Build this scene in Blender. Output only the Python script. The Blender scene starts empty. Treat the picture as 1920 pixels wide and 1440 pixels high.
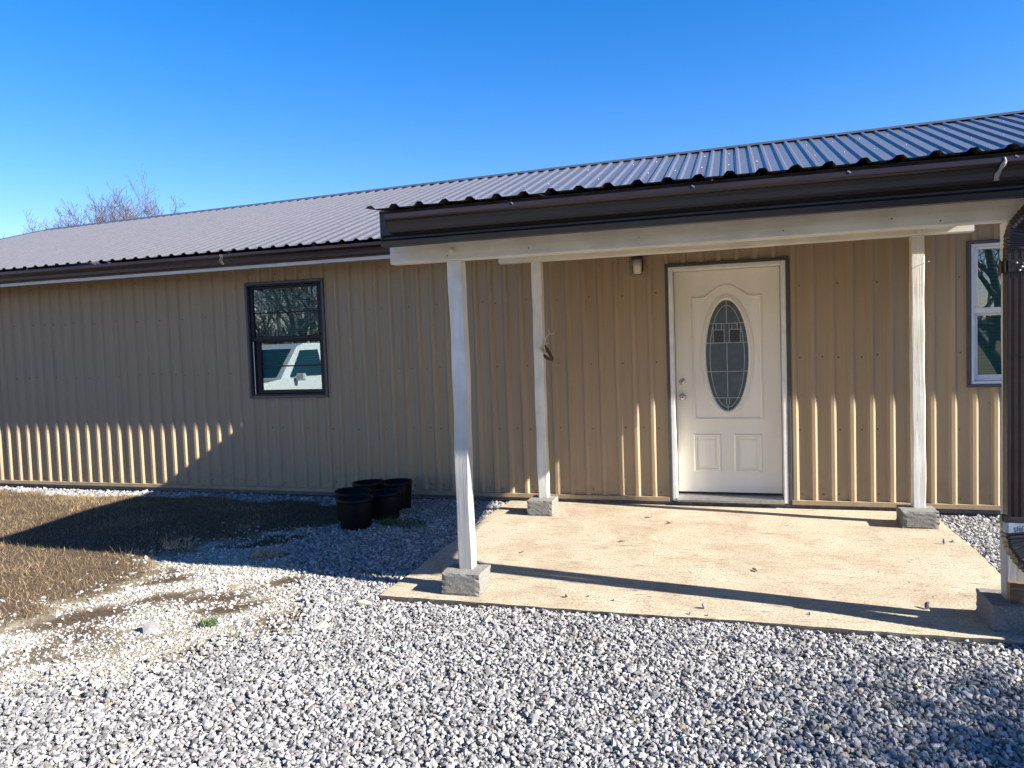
import bpy, math, random
import numpy as np
from mathutils import Vector, Matrix
R = math.radians
scene = bpy.context.scene
COL = scene.collection
rng = np.random.default_rng(11)
random.seed(5)

# ------------------------------------------------------------------ camera
YAW, PITCH, ROLL = 0.2930, -0.0515, -0.0344
cd = bpy.data.cameras.new('camera'); cam = bpy.data.objects.new('camera', cd); COL.objects.link(cam)
fwd = Vector((-math.sin(YAW)*math.cos(PITCH), math.cos(YAW)*math.cos(PITCH), math.sin(PITCH)))
rt = Vector((math.cos(YAW), math.sin(YAW), 0)); up = rt.cross(fwd)
r2 = math.cos(ROLL)*rt + math.sin(ROLL)*up; u2 = -math.sin(ROLL)*rt + math.cos(ROLL)*up
cam.matrix_world = Matrix(((r2.x, u2.x, -fwd.x, .5197), (r2.y, u2.y, -fwd.y, -6.8377), (r2.z, u2.z, -fwd.z, 1.502), (0, 0, 0, 1)))
cd.sensor_width = 36; cd.lens = 1387.0/1920*36; cd.clip_start = .05; cd.clip_end = 3000
scene.camera = cam

# ------------------------------------------------------------------ sky, sun, exposure
SUN_AZ, SUN_EL = R(8.75), R(30.1)      # azimuth measured from +X towards -Y
S = Vector((math.cos(SUN_EL)*math.cos(SUN_AZ), -math.cos(SUN_EL)*math.sin(SUN_AZ), math.sin(SUN_EL)))
world = bpy.data.worlds.new('World'); scene.world = world; world.use_nodes = True
wn = world.node_tree.nodes; wl = world.node_tree.links
bg = wn['Background']
sky = wn.new('ShaderNodeTexSky'); sky.sky_type = 'NISHITA'; sky.sun_disc = False
sky.sun_elevation = SUN_EL; sky.sun_rotation = R(90) + SUN_AZ
sky.altitude = 200; sky.air_density = 1.0; sky.dust_density = 0.1; sky.ozone_density = 3.0
hs = wn.new('ShaderNodeHueSaturation'); hs.inputs['Saturation'].default_value = 1.40
tn = wn.new('ShaderNodeMixRGB'); tn.blend_type = 'MULTIPLY'; tn.inputs[0].default_value = 1; tn.inputs[2].default_value = (1.13, .835, .97, 1)
wl.new(sky.outputs[0], hs.inputs['Color']); wl.new(hs.outputs[0], tn.inputs[1]); wl.new(tn.outputs[0], bg.inputs[0]); bg.inputs[1].default_value = 0.077
ld = bpy.data.lights.new('sun', 'SUN'); ld.energy = 5.0; ld.angle = R(.53); ld.color = (1, .965, .90)
sun = bpy.data.objects.new('sun', ld); COL.objects.link(sun)
sun.rotation_euler = S.to_track_quat('Z', 'Y').to_euler(); sun.location = S*30
scene.view_settings.view_transform = 'Standard'; scene.view_settings.look = 'None'
scene.view_settings.exposure = 1.72; scene.view_settings.gamma = 1; scene.view_settings.use_curve_mapping = False

# ------------------------------------------------------------------ helpers
class MB:
    """collects geometry, then links it as ONE mesh object"""
    def __init__(s): s.v = []; s.f = []
    def add(s, vs, fs):
        n = len(s.v); s.v.extend([tuple(q) for q in vs]); s.f.extend([tuple(i+n for i in q) for q in fs]); return s
    def box(s, x0, x1, y0, y1, z0, z1, b=0.0):
        if b <= 0:
            s.add([(x0,y0,z0),(x1,y0,z0),(x1,y1,z0),(x0,y1,z0),(x0,y0,z1),(x1,y0,z1),(x1,y1,z1),(x0,y1,z1)],
                  [(0,3,2,1),(4,5,6,7),(0,1,5,4),(1,2,6,5),(2,3,7,6),(3,0,4,7)]); return s
        X = (x0,x1); Y = (y0,y1); Z = (z0,z1); vs = []; idx = {}
        for i in (0,1):
            for j in (0,1):
                for k in (0,1):
                    sx = b*(1-2*i); sy = b*(1-2*j); sz = b*(1-2*k)
                    idx[i,j,k,0] = len(vs); vs.append((X[i], Y[j]+sy, Z[k]+sz))
                    idx[i,j,k,1] = len(vs); vs.append((X[i]+sx, Y[j], Z[k]+sz))
                    idx[i,j,k,2] = len(vs); vs.append((X[i]+sx, Y[j]+sy, Z[k]))
        I = lambda i,j,k,a: idx[i,j,k,a]; fs = []
        for q in (0,1):
            fs.append([I(q,0,0,0),I(q,1,0,0),I(q,1,1,0),I(q,0,1,0)] if q else [I(q,0,0,0),I(q,0,1,0),I(q,1,1,0),I(q,1,0,0)])
            fs.append([I(0,q,0,1),I(0,q,1,1),I(1,q,1,1),I(1,q,0,1)] if q else [I(0,q,0,1),I(1,q,0,1),I(1,q,1,1),I(0,q,1,1)])
            fs.append([I(0,0,q,2),I(1,0,q,2),I(1,1,q,2),I(0,1,q,2)] if q else [I(0,0,q,2),I(0,1,q,2),I(1,1,q,2),I(1,0,q,2)])
            for p in (0,1):
                fs += [[I(0,q,p,1),I(1,q,p,1),I(1,q,p,2),I(0,q,p,2)], [I(q,0,p,0),I(q,1,p,0),I(q,1,p,2),I(q,0,p,2)], [I(q,p,0,0),I(q,p,1,0),I(q,p,1,1),I(q,p,0,1)]]
        for i in (0,1):
            for j in (0,1):
                for k in (0,1): fs.append([I(i,j,k,0),I(i,j,k,1),I(i,j,k,2)])
        s.add(vs, fs); return s
    def tube(s, path, rad, n=8, cap=True):
        path = [Vector(p) for p in path]
        if not hasattr(rad, '__len__'): rad = [rad]*len(path)
        base = len(s.v); ref = None
        for i, p in enumerate(path):
            t = (path[min(i+1, len(path)-1)] - path[max(i-1, 0)])
            t = t.normalized() if t.length > 1e-9 else Vector((0,0,1))
            if ref is None: ref = Vector((0,0,1)) if abs(t.z) < .9 else Vector((1,0,0))
            a = (ref - t*ref.dot(t)); a = a.normalized() if a.length > 1e-6 else t.orthogonal().normalized()
            b = t.cross(a); ref = a
            for k in range(n):
                w = 2*math.pi*k/n; q = p + rad[i]*(math.cos(w)*a + math.sin(w)*b); s.v.append((q.x,q.y,q.z))
        for i in range(len(path)-1):
            for k in range(n):
                k2 = (k+1) % n
                s.f.append((base+i*n+k, base+i*n+k2, base+(i+1)*n+k2, base+(i+1)*n+k))
        if cap:
            s.f.append(tuple(base+k for k in reversed(range(n)))); m = base+(len(path)-1)*n; s.f.append(tuple(m+k for k in range(n)))
        return s
    def prism_x(s, prof, x0, x1, closed=True, cap=True):
        """profile of (y,z) extruded along X"""
        n = len(prof); b = len(s.v)
        for x in (x0, x1): s.v.extend([(x, y, z) for y, z in prof])
        for i in range(n if closed else n-1):
            j = (i+1) % n; s.f.append((b+i, b+j, b+n+j, b+n+i))
        if closed and cap: s.f.append(tuple(b+i for i in reversed(range(n)))); s.f.append(tuple(b+n+i for i in range(n)))
        return s
    def lathe(s, prof, c=(0,0,0), n=24, axis='z'):
        b = len(s.v); m = len(prof)
        for k in range(n):
            w = 2*math.pi*k/n
            for r, h in prof:
                if axis == 'z': s.v.append((c[0]+r*math.cos(w), c[1]+r*math.sin(w), c[2]+h))
                else: s.v.append((c[0]+r*math.cos(w), c[1]+h, c[2]+r*math.sin(w)))
        for k in range(n):
            k2 = (k+1) % n
            for i in range(m-1): s.f.append((b+k*m+i, b+k2*m+i, b+k2*m+i+1, b+k*m+i+1))
        return s
    def build(s, name, mat, parent=None, smooth=False, fix=True):
        me = bpy.data.meshes.new(name); me.from_pydata(s.v, [], s.f)
        if fix:
            import bmesh
            bm = bmesh.new(); bm.from_mesh(me); bmesh.ops.recalc_face_normals(bm, faces=bm.faces); bm.to_mesh(me); bm.free()
        if smooth: me.polygons.foreach_set('use_smooth', [True]*len(me.polygons))
        me.materials.append(mat); me.update()
        return link(name, me, parent)
def link(name, me, parent=None):
    o = bpy.data.objects.new(name, me); COL.objects.link(o)
    if parent: o.parent = parent
    return o
def empty(name, loc, label, cat, group=None, rz=0):
    o = bpy.data.objects.new(name, None); COL.objects.link(o); o.location = loc; o.rotation_euler = (0,0,rz); o.empty_display_size = .1
    return tag(o, label, cat, group)
def tag(o, label=None, cat=None, group=None, kind=None):
    if label: o['label'] = label
    if cat: o['category'] = cat
    if group: o['group'] = group
    if kind: o['kind'] = kind
    return o
def fast_mesh(name, V, F, mat, colors=None, smooth=False):
    """V (n,3), F (m,k) numpy -> mesh, optional per-vertex colour 'tone'"""
    me = bpy.data.meshes.new(name); m, k = F.shape
    me.vertices.add(len(V)); me.vertices.foreach_set('co', np.ascontiguousarray(V, dtype=np.float32).ravel())
    me.loops.add(m*k); me.loops.foreach_set('vertex_index', F.astype(np.int32).ravel())
    me.polygons.add(m); me.polygons.foreach_set('loop_start', np.arange(0, m*k, k, dtype=np.int32)); me.polygons.foreach_set('loop_total', np.full(m, k, dtype=np.int32))
    me.polygons.foreach_set('use_smooth', np.full(m, smooth))
    if colors is not None:
        a = me.color_attributes.new('tone', 'FLOAT_COLOR', 'POINT'); c = np.ones((len(V), 4), dtype=np.float32); c[:, :3] = colors; a.data.foreach_set('color', c.ravel())
    me.materials.append(mat); me.update(calc_edges=True); me.validate()
    return me

# ------------------------------------------------------------------ materials
def mat(name, color, rough=.5, metal=0, spec=.5, var=.0, vscale=4, bump=0, bscale=40, stretch=(1,1,1), dark=None, dmask=None, coat=0):
    m = bpy.data.materials.new(name); m.use_nodes = True; N = m.node_tree.nodes; L = m.node_tree.links
    p = N['Principled BSDF']; p.inputs['Base Color'].default_value = (*color, 1); p.inputs['Roughness'].default_value = rough
    p.inputs['Metallic'].default_value = metal; p.inputs['Specular IOR Level'].default_value = spec; p.inputs['Coat Weight'].default_value = coat
    tc = N.new('ShaderNodeTexCoord'); mp = N.new('ShaderNodeMapping'); mp.inputs['Scale'].default_value = stretch; L.new(tc.outputs['Object'], mp.inputs[0])
    if var > 0:
        n1 = N.new('ShaderNodeTexNoise'); n1.inputs['Scale'].default_value = vscale; n1.inputs['Detail'].default_value = 6; n1.inputs['Roughness'].default_value = .62; L.new(mp.outputs[0], n1.inputs[0])
        r = N.new('ShaderNodeValToRGB'); r.color_ramp.elements[0].position = .3; r.color_ramp.elements[1].position = .7
        d = dark or tuple(c*(1-var) for c in color); r.color_ramp.elements[0].color = (*d, 1); r.color_ramp.elements[1].color = (*[min(1, c*(1+var*.5)) for c in color], 1)
        L.new(n1.outputs['Fac'], r.inputs[0]); L.new(r.outputs[0], p.inputs['Base Color'])
    if bump > 0:
        n2 = N.new('ShaderNodeTexNoise'); n2.inputs['Scale'].default_value = bscale; n2.inputs['Detail'].default_value = 4; L.new(mp.outputs[0], n2.inputs[0])
        b = N.new('ShaderNodeBump'); b.inputs['Strength'].default_value = bump; b.inputs['Distance'].default_value = .01; L.new(n2.outputs['Fac'], b.inputs['Height']); L.new(b.outputs[0], p.inputs['Normal'])
    return m
def nodes(m): return m.node_tree.nodes, m.node_tree.links, m.node_tree.nodes['Principled BSDF']

def siding(name, color, rough=.42, dirt=(.13,.09,.055), spec=.5):
    """painted steel sheet: faint dust streaks, oil-canning, splash dirt near the ground"""
    m = mat(name, color, rough, spec=spec); N, L, p = nodes(m)
    g = N.new('ShaderNodeNewGeometry'); mp = N.new('ShaderNodeMapping'); mp.inputs['Scale'].default_value = (9, 9, .5); L.new(g.outputs['Position'], mp.inputs[0])
    n = N.new('ShaderNodeTexNoise'); n.inputs['Scale'].default_value = 1.6; n.inputs['Detail'].default_value = 7; n.inputs['Roughness'].default_value = .65; L.new(mp.outputs[0], n.inputs[0])
    r = N.new('ShaderNodeValToRGB'); r.color_ramp.elements[0].position = .32; r.color_ramp.elements[1].position = .68
    r.color_ramp.elements[0].color = (*[c*.9 for c in color], 1); r.color_ramp.elements[1].color = (*[c*1.06 for c in color], 1); L.new(n.outputs['Fac'], r.inputs[0])
    n3 = N.new('ShaderNodeTexNoise'); n3.inputs['Scale'].default_value = 38; n3.inputs['Detail'].default_value = 3; L.new(g.outputs['Position'], n3.inputs[0])
    r3 = N.new('ShaderNodeValToRGB'); r3.color_ramp.elements[0].position = .71; r3.color_ramp.elements[1].position = .76; L.new(n3.outputs['Fac'], r3.inputs[0])
    mx = N.new('ShaderNodeMixRGB'); mx.inputs[2].default_value = (*dirt, 1); L.new(r.outputs[0], mx.inputs[1])
    ml = N.new('ShaderNodeMath'); ml.operation = 'MULTIPLY'; ml.inputs[1].default_value = .5; L.new(r3.outputs[0], ml.inputs[0]); L.new(ml.outputs[0], mx.inputs[0])
    sx = N.new('ShaderNodeSeparateXYZ'); L.new(g.outputs['Position'], sx.inputs[0]); mr = N.new('ShaderNodeMapRange'); mr.inputs[1].default_value = .06; mr.inputs[2].default_value = .42; mr.inputs[3].default_value = .75; mr.inputs[4].default_value = 0; L.new(sx.outputs['Z'], mr.inputs[0])
    n4 = N.new('ShaderNodeTexNoise'); n4.inputs['Scale'].default_value = 9; n4.inputs['Detail'].default_value = 9; n4.inputs['Roughness'].default_value = .75; L.new(g.outputs['Position'], n4.inputs[0]); r4 = N.new('ShaderNodeValToRGB'); r4.color_ramp.elements[0].position = .42; r4.color_ramp.elements[1].position = .7; L.new(n4.outputs['Fac'], r4.inputs[0])
    mm = N.new('ShaderNodeMath'); mm.operation = 'MULTIPLY'; L.new(mr.outputs[0], mm.inputs[0]); L.new(r4.outputs[0], mm.inputs[1]); my = N.new('ShaderNodeMixRGB'); my.inputs[2].default_value = (.20, .15, .10, 1); L.new(mm.outputs[0], my.inputs[0]); L.new(mx.outputs[0], my.inputs[1]); L.new(my.outputs[0], p.inputs['Base Color'])
    n2 = N.new('ShaderNodeTexNoise'); n2.inputs['Scale'].default_value = 2.2; n2.inputs['Detail'].default_value = 1.5; L.new(g.outputs['Position'], n2.inputs[0])
    b = N.new('ShaderNodeBump'); b.inputs['Strength'].default_value = .25; b.inputs['Distance'].default_value = .02; L.new(n2.outputs['Fac'], b.inputs['Height']); L.new(b.outputs[0], p.inputs['Normal'])
    rr = N.new('ShaderNodeMapRange'); rr.inputs[3].default_value = rough-.08; rr.inputs[4].default_value = rough+.14; L.new(n.outputs['Fac'], rr.inputs[0]); L.new(rr.outputs[0], p.inputs['Roughness'])
    return m
M = {}
M['wall'] = siding('tan_steel', (.350, .257, .154), .48, spec=.26)
M['roof'] = siding('slate_steel', (.104, .097, .098), .24, (.08, .07, .065))
M['trim'] = mat('slate_trim', (.055, .056, .062), .42, var=.25, vscale=6)
M['gutter'] = mat('brown_gutter', (.026, .017, .016), .26, var=.35, vscale=5, stretch=(.4,3,3))
M['fascia'] = mat('dark_fascia', (.028, .028, .033), .35, var=.3, vscale=5, stretch=(.5,3,3))
M['strip'] = mat('pale_strip', (.62, .63, .64), .45, var=.15, vscale=5, stretch=(.5,3,3))
M['screw'] = mat('screw_head', (.085, .06, .04), .35, metal=.4, var=.4, vscale=30)
M['black'] = mat('black_vinyl', (.006, .007, .011), .42, spec=.25)
M['vinyl'] = mat('white_vinyl', (.62, .62, .61), .35, var=.06, vscale=8)
M['doorpaint'] = mat('door_paint', (.76, .71, .60), .38, var=.09, vscale=5, bump=.04, bscale=120, stretch=(1,1,.15))
M['jamb'] = mat('jamb_paint', (.74, .71, .65), .5, var=.1, vscale=12, dark=(.62,.59,.52), bump=.15, bscale=60)
M['silver'] = mat('nickel', (.62, .60, .57), .22, metal=1)
M['alu'] = mat('aluminium_sill', (.42, .41, .40), .38, metal=.8, var=.3, vscale=20)
M['hole'] = mat('keyhole_dark', (.02, .02, .02), .6)
M['lead'] = mat('lead_caming', (.50, .52, .52), .35, metal=.7)
M['doorglass'] = mat('frosted_glass', (.055, .075, .085), .22, spec=.6, var=.3, vscale=18, bump=.12, bscale=220)
M['darkglass'] = mat('hammered_glass', (.012, .018, .024), .12, spec=.7, bump=.8, bscale=160)
M['slat'] = mat('blind_slat', (.36, .47, .455), .5)
M['block'] = mat('concrete_block', (.225, .21, .185), .95, spec=.2, var=.45, vscale=90, bump=.55, bscale=330)
M['conc'] = mat('footing_concrete', (.17, .155, .135), .92, var=.5, vscale=14, bump=.7, bscale=60)
M['pot'] = mat('black_plastic', (.0035, .0035, .005), .5, spec=.18, var=.4, vscale=12)
M['cedar'] = mat('cedar_offcut', (.23, .115, .055), .6, var=.4, vscale=14, stretch=(.5,3,6), bump=.3, bscale=50)
M['tape'] = mat('silver_tape', (.30, .34, .38), .35, var=.35, vscale=16)
M['tapeink'] = mat('tape_print', (.06, .08, .13), .5)
M['flex'] = mat('black_flex_pipe', (.014, .014, .016), .4, var=.4, vscale=20)
M['foam'] = mat('yellow_foam', (.45, .36, .12), .9, bump=.6, bscale=60)
M['seal'] = mat('dried_sealant', (.30, .285, .25), .6, var=.3, vscale=40, bump=.5, bscale=90)
M['bone'] = mat('old_bone', (.52, .45, .33), .7, var=.35, vscale=60)
M['feather'] = mat('dark_hide', (.075, .05, .032), .85, var=.5, vscale=70)
M['jar'] = mat('milk_glass', (.62, .58, .46), .3, var=.12, vscale=20)
M['lampmetal'] = mat('black_lamp_metal', (.012, .011, .010), .4)
M['lampbox'] = mat('lamp_mount_block', (.27, .205, .135), .5, var=.3, vscale=30)
M['wire'] = mat('wire', (.3, .28, .25), .4, metal=.6)
M['red'] = mat('red_scrap', (.62, .05, .045), .5)
M['bark'] = mat('grey_bark', (.115, .092, .078), .9, var=.4, vscale=9, stretch=(2,2,.5), bump=.6, bscale=30)
M['twig'] = mat('twig_bark', (.105, .082, .078), .9, spec=.1)
M['interior'] = mat('dark_interior', (.05, .05, .05), .9)
M['truckwhite'] = mat('truck_paint', (.80, .80, .79), .18, coat=.6)
M['truckglass'] = mat('truck_glass', (.012, .03, .034), .05, spec=.8)
M['rubber'] = mat('tyre_rubber', (.015, .015, .015), .8, bump=.4, bscale=60)
M['lens'] = mat('lamp_lens', (.65, .66, .67), .12)
M['leaf'] = mat('cedar_leaf', (.035, .06, .022), .7, var=.5, vscale=3)
M['green'] = mat('green_blade', (.05, .10, .025), .6, var=.5, vscale=30)
M['leafdry'] = mat('dry_leaf', (.16, .095, .045), .8, var=.4, vscale=30)

def attr_mat(name, rough, noise, nscale, bump=0, bscale=200, spec=.3, trans=0):
    m = mat(name, (1,1,1), rough, spec=spec); N, L, p = nodes(m)
    a = N.new('ShaderNodeAttribute'); a.attribute_name = 'tone'; g = N.new('ShaderNodeNewGeometry')
    n = N.new('ShaderNodeTexNoise'); n.inputs['Scale'].default_value = nscale; n.inputs['Detail'].default_value = 5; n.inputs['Roughness'].default_value = .7; L.new(g.outputs['Position'], n.inputs[0])
    r = N.new('ShaderNodeMapRange'); r.inputs[1].default_value = .3; r.inputs[2].default_value = .7; r.inputs[3].default_value = 1-noise; r.inputs[4].default_value = 1+noise*.6; L.new(n.outputs['Fac'], r.inputs[0])
    mx = N.new('ShaderNodeVectorMath'); mx.operation = 'SCALE'; L.new(a.outputs['Color'], mx.inputs[0]); L.new(r.outputs[0], mx.inputs['Scale']); L.new(mx.outputs[0], p.inputs['Base Color'])
    if bump:
        n2 = N.new('ShaderNodeTexNoise'); n2.inputs['Scale'].default_value = bscale; L.new(g.outputs['Position'], n2.inputs[0])
        b = N.new('ShaderNodeBump'); b.inputs['Strength'].default_value = bump; b.inputs['Distance'].default_value = .004; L.new(n2.outputs['Fac'], b.inputs['Height']); L.new(b.outputs[0], p.inputs['Normal'])
    if trans: p.inputs['Subsurface Weight'].default_value = 0
    return m
M['gravel'] = attr_mat('crushed_stone', .8, .32, 150, .5, 320)
M['straw'] = attr_mat('dry_grass_blades', .75, .25, 12)

def paint_wood(name, col, axis, worn_dim=0):
    """painted timber: grain along its length, cracks, dirt and weathered grey wood showing"""
    m = mat(name, col, .55, spec=.35); N, L, p = nodes(m)
    g = N.new('ShaderNodeNewGeometry'); mp = N.new('ShaderNodeMapping'); sc = [26, 26, 26]; sc[axis] = 1.3; mp.inputs['Scale'].default_value = sc; L.new(g.outputs['Position'], mp.inputs[0])
    n = N.new('ShaderNodeTexNoise'); n.inputs['Scale'].default_value = 1.6; n.inputs['Detail'].default_value = 8; n.inputs['Roughness'].default_value = .7; n.inputs['Distortion'].default_value = .5; L.new(mp.outputs[0], n.inputs[0])
    b = N.new('ShaderNodeBump'); b.inputs['Strength'].default_value = .6; b.inputs['Distance'].default_value = .006; L.new(n.outputs['Fac'], b.inputs['Height']); L.new(b.outputs[0], p.inputs['Normal'])
    r = N.new('ShaderNodeValToRGB'); e = r.color_ramp.elements; e[0].position = .27; e[0].color = (.22, .20, .16, 1); e[1].position = .36; e[1].color = (*[c*.86 for c in col], 1); q = e.new(.62); q.color = (*col, 1); L.new(n.outputs['Fac'], r.inputs[0])
    n2 = N.new('ShaderNodeTexNoise'); n2.inputs['Scale'].default_value = 5; n2.inputs['Detail'].default_value = 5; L.new(g.outputs['Position'], n2.inputs[0])
    mx = N.new('ShaderNodeMixRGB'); mx.blend_type = 'MULTIPLY'; mx.inputs[0].default_value = 1
    r2_ = N.new('ShaderNodeValToRGB'); r2_.color_ramp.elements[0].position = .35; r2_.color_ramp.elements[0].color = (.86, .85, .82, 1); r2_.color_ramp.elements[1].position = .6
    L.new(n2.outputs['Fac'], r2_.inputs[0]); L.new(r.outputs[0], mx.inputs[1]); L.new(r2_.outputs[0], mx.inputs[2]); L.new(mx.outputs[0], p.inputs['Base Color'])
    if worn_dim:   # paint weathered to grey at the foot, greyed higher to dim the sunlit front
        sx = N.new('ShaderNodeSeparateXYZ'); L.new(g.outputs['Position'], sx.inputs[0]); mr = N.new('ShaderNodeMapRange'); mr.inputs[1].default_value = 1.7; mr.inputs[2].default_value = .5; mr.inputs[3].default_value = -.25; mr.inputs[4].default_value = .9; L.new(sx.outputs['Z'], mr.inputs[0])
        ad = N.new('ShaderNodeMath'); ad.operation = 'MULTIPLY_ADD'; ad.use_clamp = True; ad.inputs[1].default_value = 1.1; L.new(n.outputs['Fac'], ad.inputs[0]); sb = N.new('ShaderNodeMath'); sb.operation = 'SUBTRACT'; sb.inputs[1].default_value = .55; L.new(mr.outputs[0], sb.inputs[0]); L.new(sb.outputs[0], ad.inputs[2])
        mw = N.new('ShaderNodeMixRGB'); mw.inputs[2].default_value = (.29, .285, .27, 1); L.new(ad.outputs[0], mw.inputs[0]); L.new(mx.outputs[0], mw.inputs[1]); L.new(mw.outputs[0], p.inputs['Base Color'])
    return m
M['woodworn_dimmed'] = paint_wood('weathered_dimmed_post_paint', (.78, .74, .63), 2, 1)
M['woodz'] = paint_wood('white_post_paint', (.78, .74, .63), 2)
M['woodx'] = paint_wood('white_beam_paint', (.78, .74, .63), 0)
M['woody'] = paint_wood('white_rafter_paint', (.74, .70, .60), 1)

def glass(name, tint, refl):
    m = bpy.data.materials.new(name); m.use_nodes = True; N = m.node_tree.nodes; L = m.node_tree.links; N.remove(N['Principled BSDF'])
    t = N.new('ShaderNodeBsdfTransparent'); t.inputs[0].default_value = (*tint, 1); gl = N.new('ShaderNodeBsdfGlossy'); gl.inputs['Roughness'].default_value = .0; gl.inputs[0].default_value = (1, .985, .98, 1)
    f = N.new('ShaderNodeFresnel'); f.inputs['IOR'].default_value = 1.5; a = N.new('ShaderNodeMath'); a.operation = 'ADD'; a.inputs[1].default_value = refl; a.use_clamp = True; L.new(f.outputs[0], a.inputs[0])
    x = N.new('ShaderNodeMixShader'); L.new(a.outputs[0], x.inputs[0]); L.new(t.outputs[0], x.inputs[1]); L.new(gl.outputs[0], x.inputs[2]); L.new(x.outputs[0], N['Material Output'].inputs[0])
    g = N.new('ShaderNodeNewGeometry'); n = N.new('ShaderNodeTexNoise'); n.inputs['Scale'].default_value = 1.7; L.new(g.outputs['Position'], n.inputs[0]); b = N.new('ShaderNodeBump'); b.inputs['Strength'].default_value = .02; b.inputs['Distance'].default_value = .02; L.new(n.outputs['Fac'], b.inputs['Height']); L.new(b.outputs[0], gl.inputs['Normal'])
    return m
M['glass'] = glass('low_e_glass', (.60, .80, .78), .075)

# slab: stained broom-finished concrete
def slab_mat():
    m = mat('patio_concrete', (.55,.44,.29), .85, spec=.25); N, L, p = nodes(m); g = N.new('ShaderNodeNewGeometry')
    def noise(sc, det, ro=.6, dist=0):
        n = N.new('ShaderNodeTexNoise'); n.inputs['Scale'].default_value = sc; n.inputs['Detail'].default_value = det; n.inputs['Roughness'].default_value = ro; n.inputs['Distortion'].default_value = dist; L.new(g.outputs['Position'], n.inputs[0]); return n
    n = noise(2.1, 9, .68, .8); r = N.new('ShaderNodeValToRGB'); e = r.color_ramp.elements; e[0].position = .33; e[0].color = (.345,.262,.182,1); e[1].position = .52; e[1].color = (.430,.366,.262,1); q = e.new(.66); q.color = (.450,.402,.305,1); L.new(n.outputs['Fac'], r.inputs[0])
    n2 = noise(75, 8, .82); r2 = N.new('ShaderNodeValToRGB'); r2.color_ramp.elements[0].position = .40; r2.color_ramp.elements[0].color = (.40,.34,.29,1); r2.color_ramp.elements[1].position = .53; r2.color_ramp.elements[1].color = (1,1,1,1); L.new(n2.outputs['Fac'], r2.inputs[0])
    mx = N.new('ShaderNodeMixRGB'); mx.blend_type = 'MULTIPLY'; mx.inputs[0].default_value = .85; L.new(r.outputs[0], mx.inputs[1]); L.new(r2.outputs[0], mx.inputs[2])
    mp = N.new('ShaderNodeMapping'); mp.inputs['Scale'].default_value = (4, 26, 1); mp.inputs['Rotation'].default_value = (0, 0, R(14)); L.new(g.outputs['Position'], mp.inputs[0])
    n3 = N.new('ShaderNodeTexNoise'); n3.inputs['Scale'].default_value = 1.4; n3.inputs['Detail'].default_value = 6; n3.inputs['Roughness'].default_value = .7; n3.inputs['Distortion'].default_value = 1.2; L.new(mp.outputs[0], n3.inputs[0])
    r3 = N.new('ShaderNodeValToRGB'); r3.color_ramp.elements[0].position = .30; r3.color_ramp.elements[0].color = (.36,.28,.22,1); r3.color_ramp.elements[1].position = .45; L.new(n3.outputs['Fac'], r3.inputs[0])
    my = N.new('ShaderNodeMixRGB'); my.blend_type = 'MULTIPLY'; my.inputs[0].default_value = .9; L.new(mx.outputs[0], my.inputs[1]); L.new(r3.outputs[0], my.inputs[2])
    L.new(my.outputs[0], p.inputs['Base Color'])
    b = N.new('ShaderNodeBump'); b.inputs['Strength'].default_value = .5; b.inputs['Distance'].default_value = .004; L.new(n2.outputs['Fac'], b.inputs['Height']); b2 = N.new('ShaderNodeBump'); b2.inputs['Strength'].default_value = .5; b2.inputs['Distance'].default_value = .012; L.new(n.outputs['Fac'], b2.inputs['Height']); L.new(b2.outputs[0], b.inputs['Normal']); L.new(b.outputs[0], p.inputs['Normal'])
    return m
M['slab'] = slab_mat()
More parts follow.
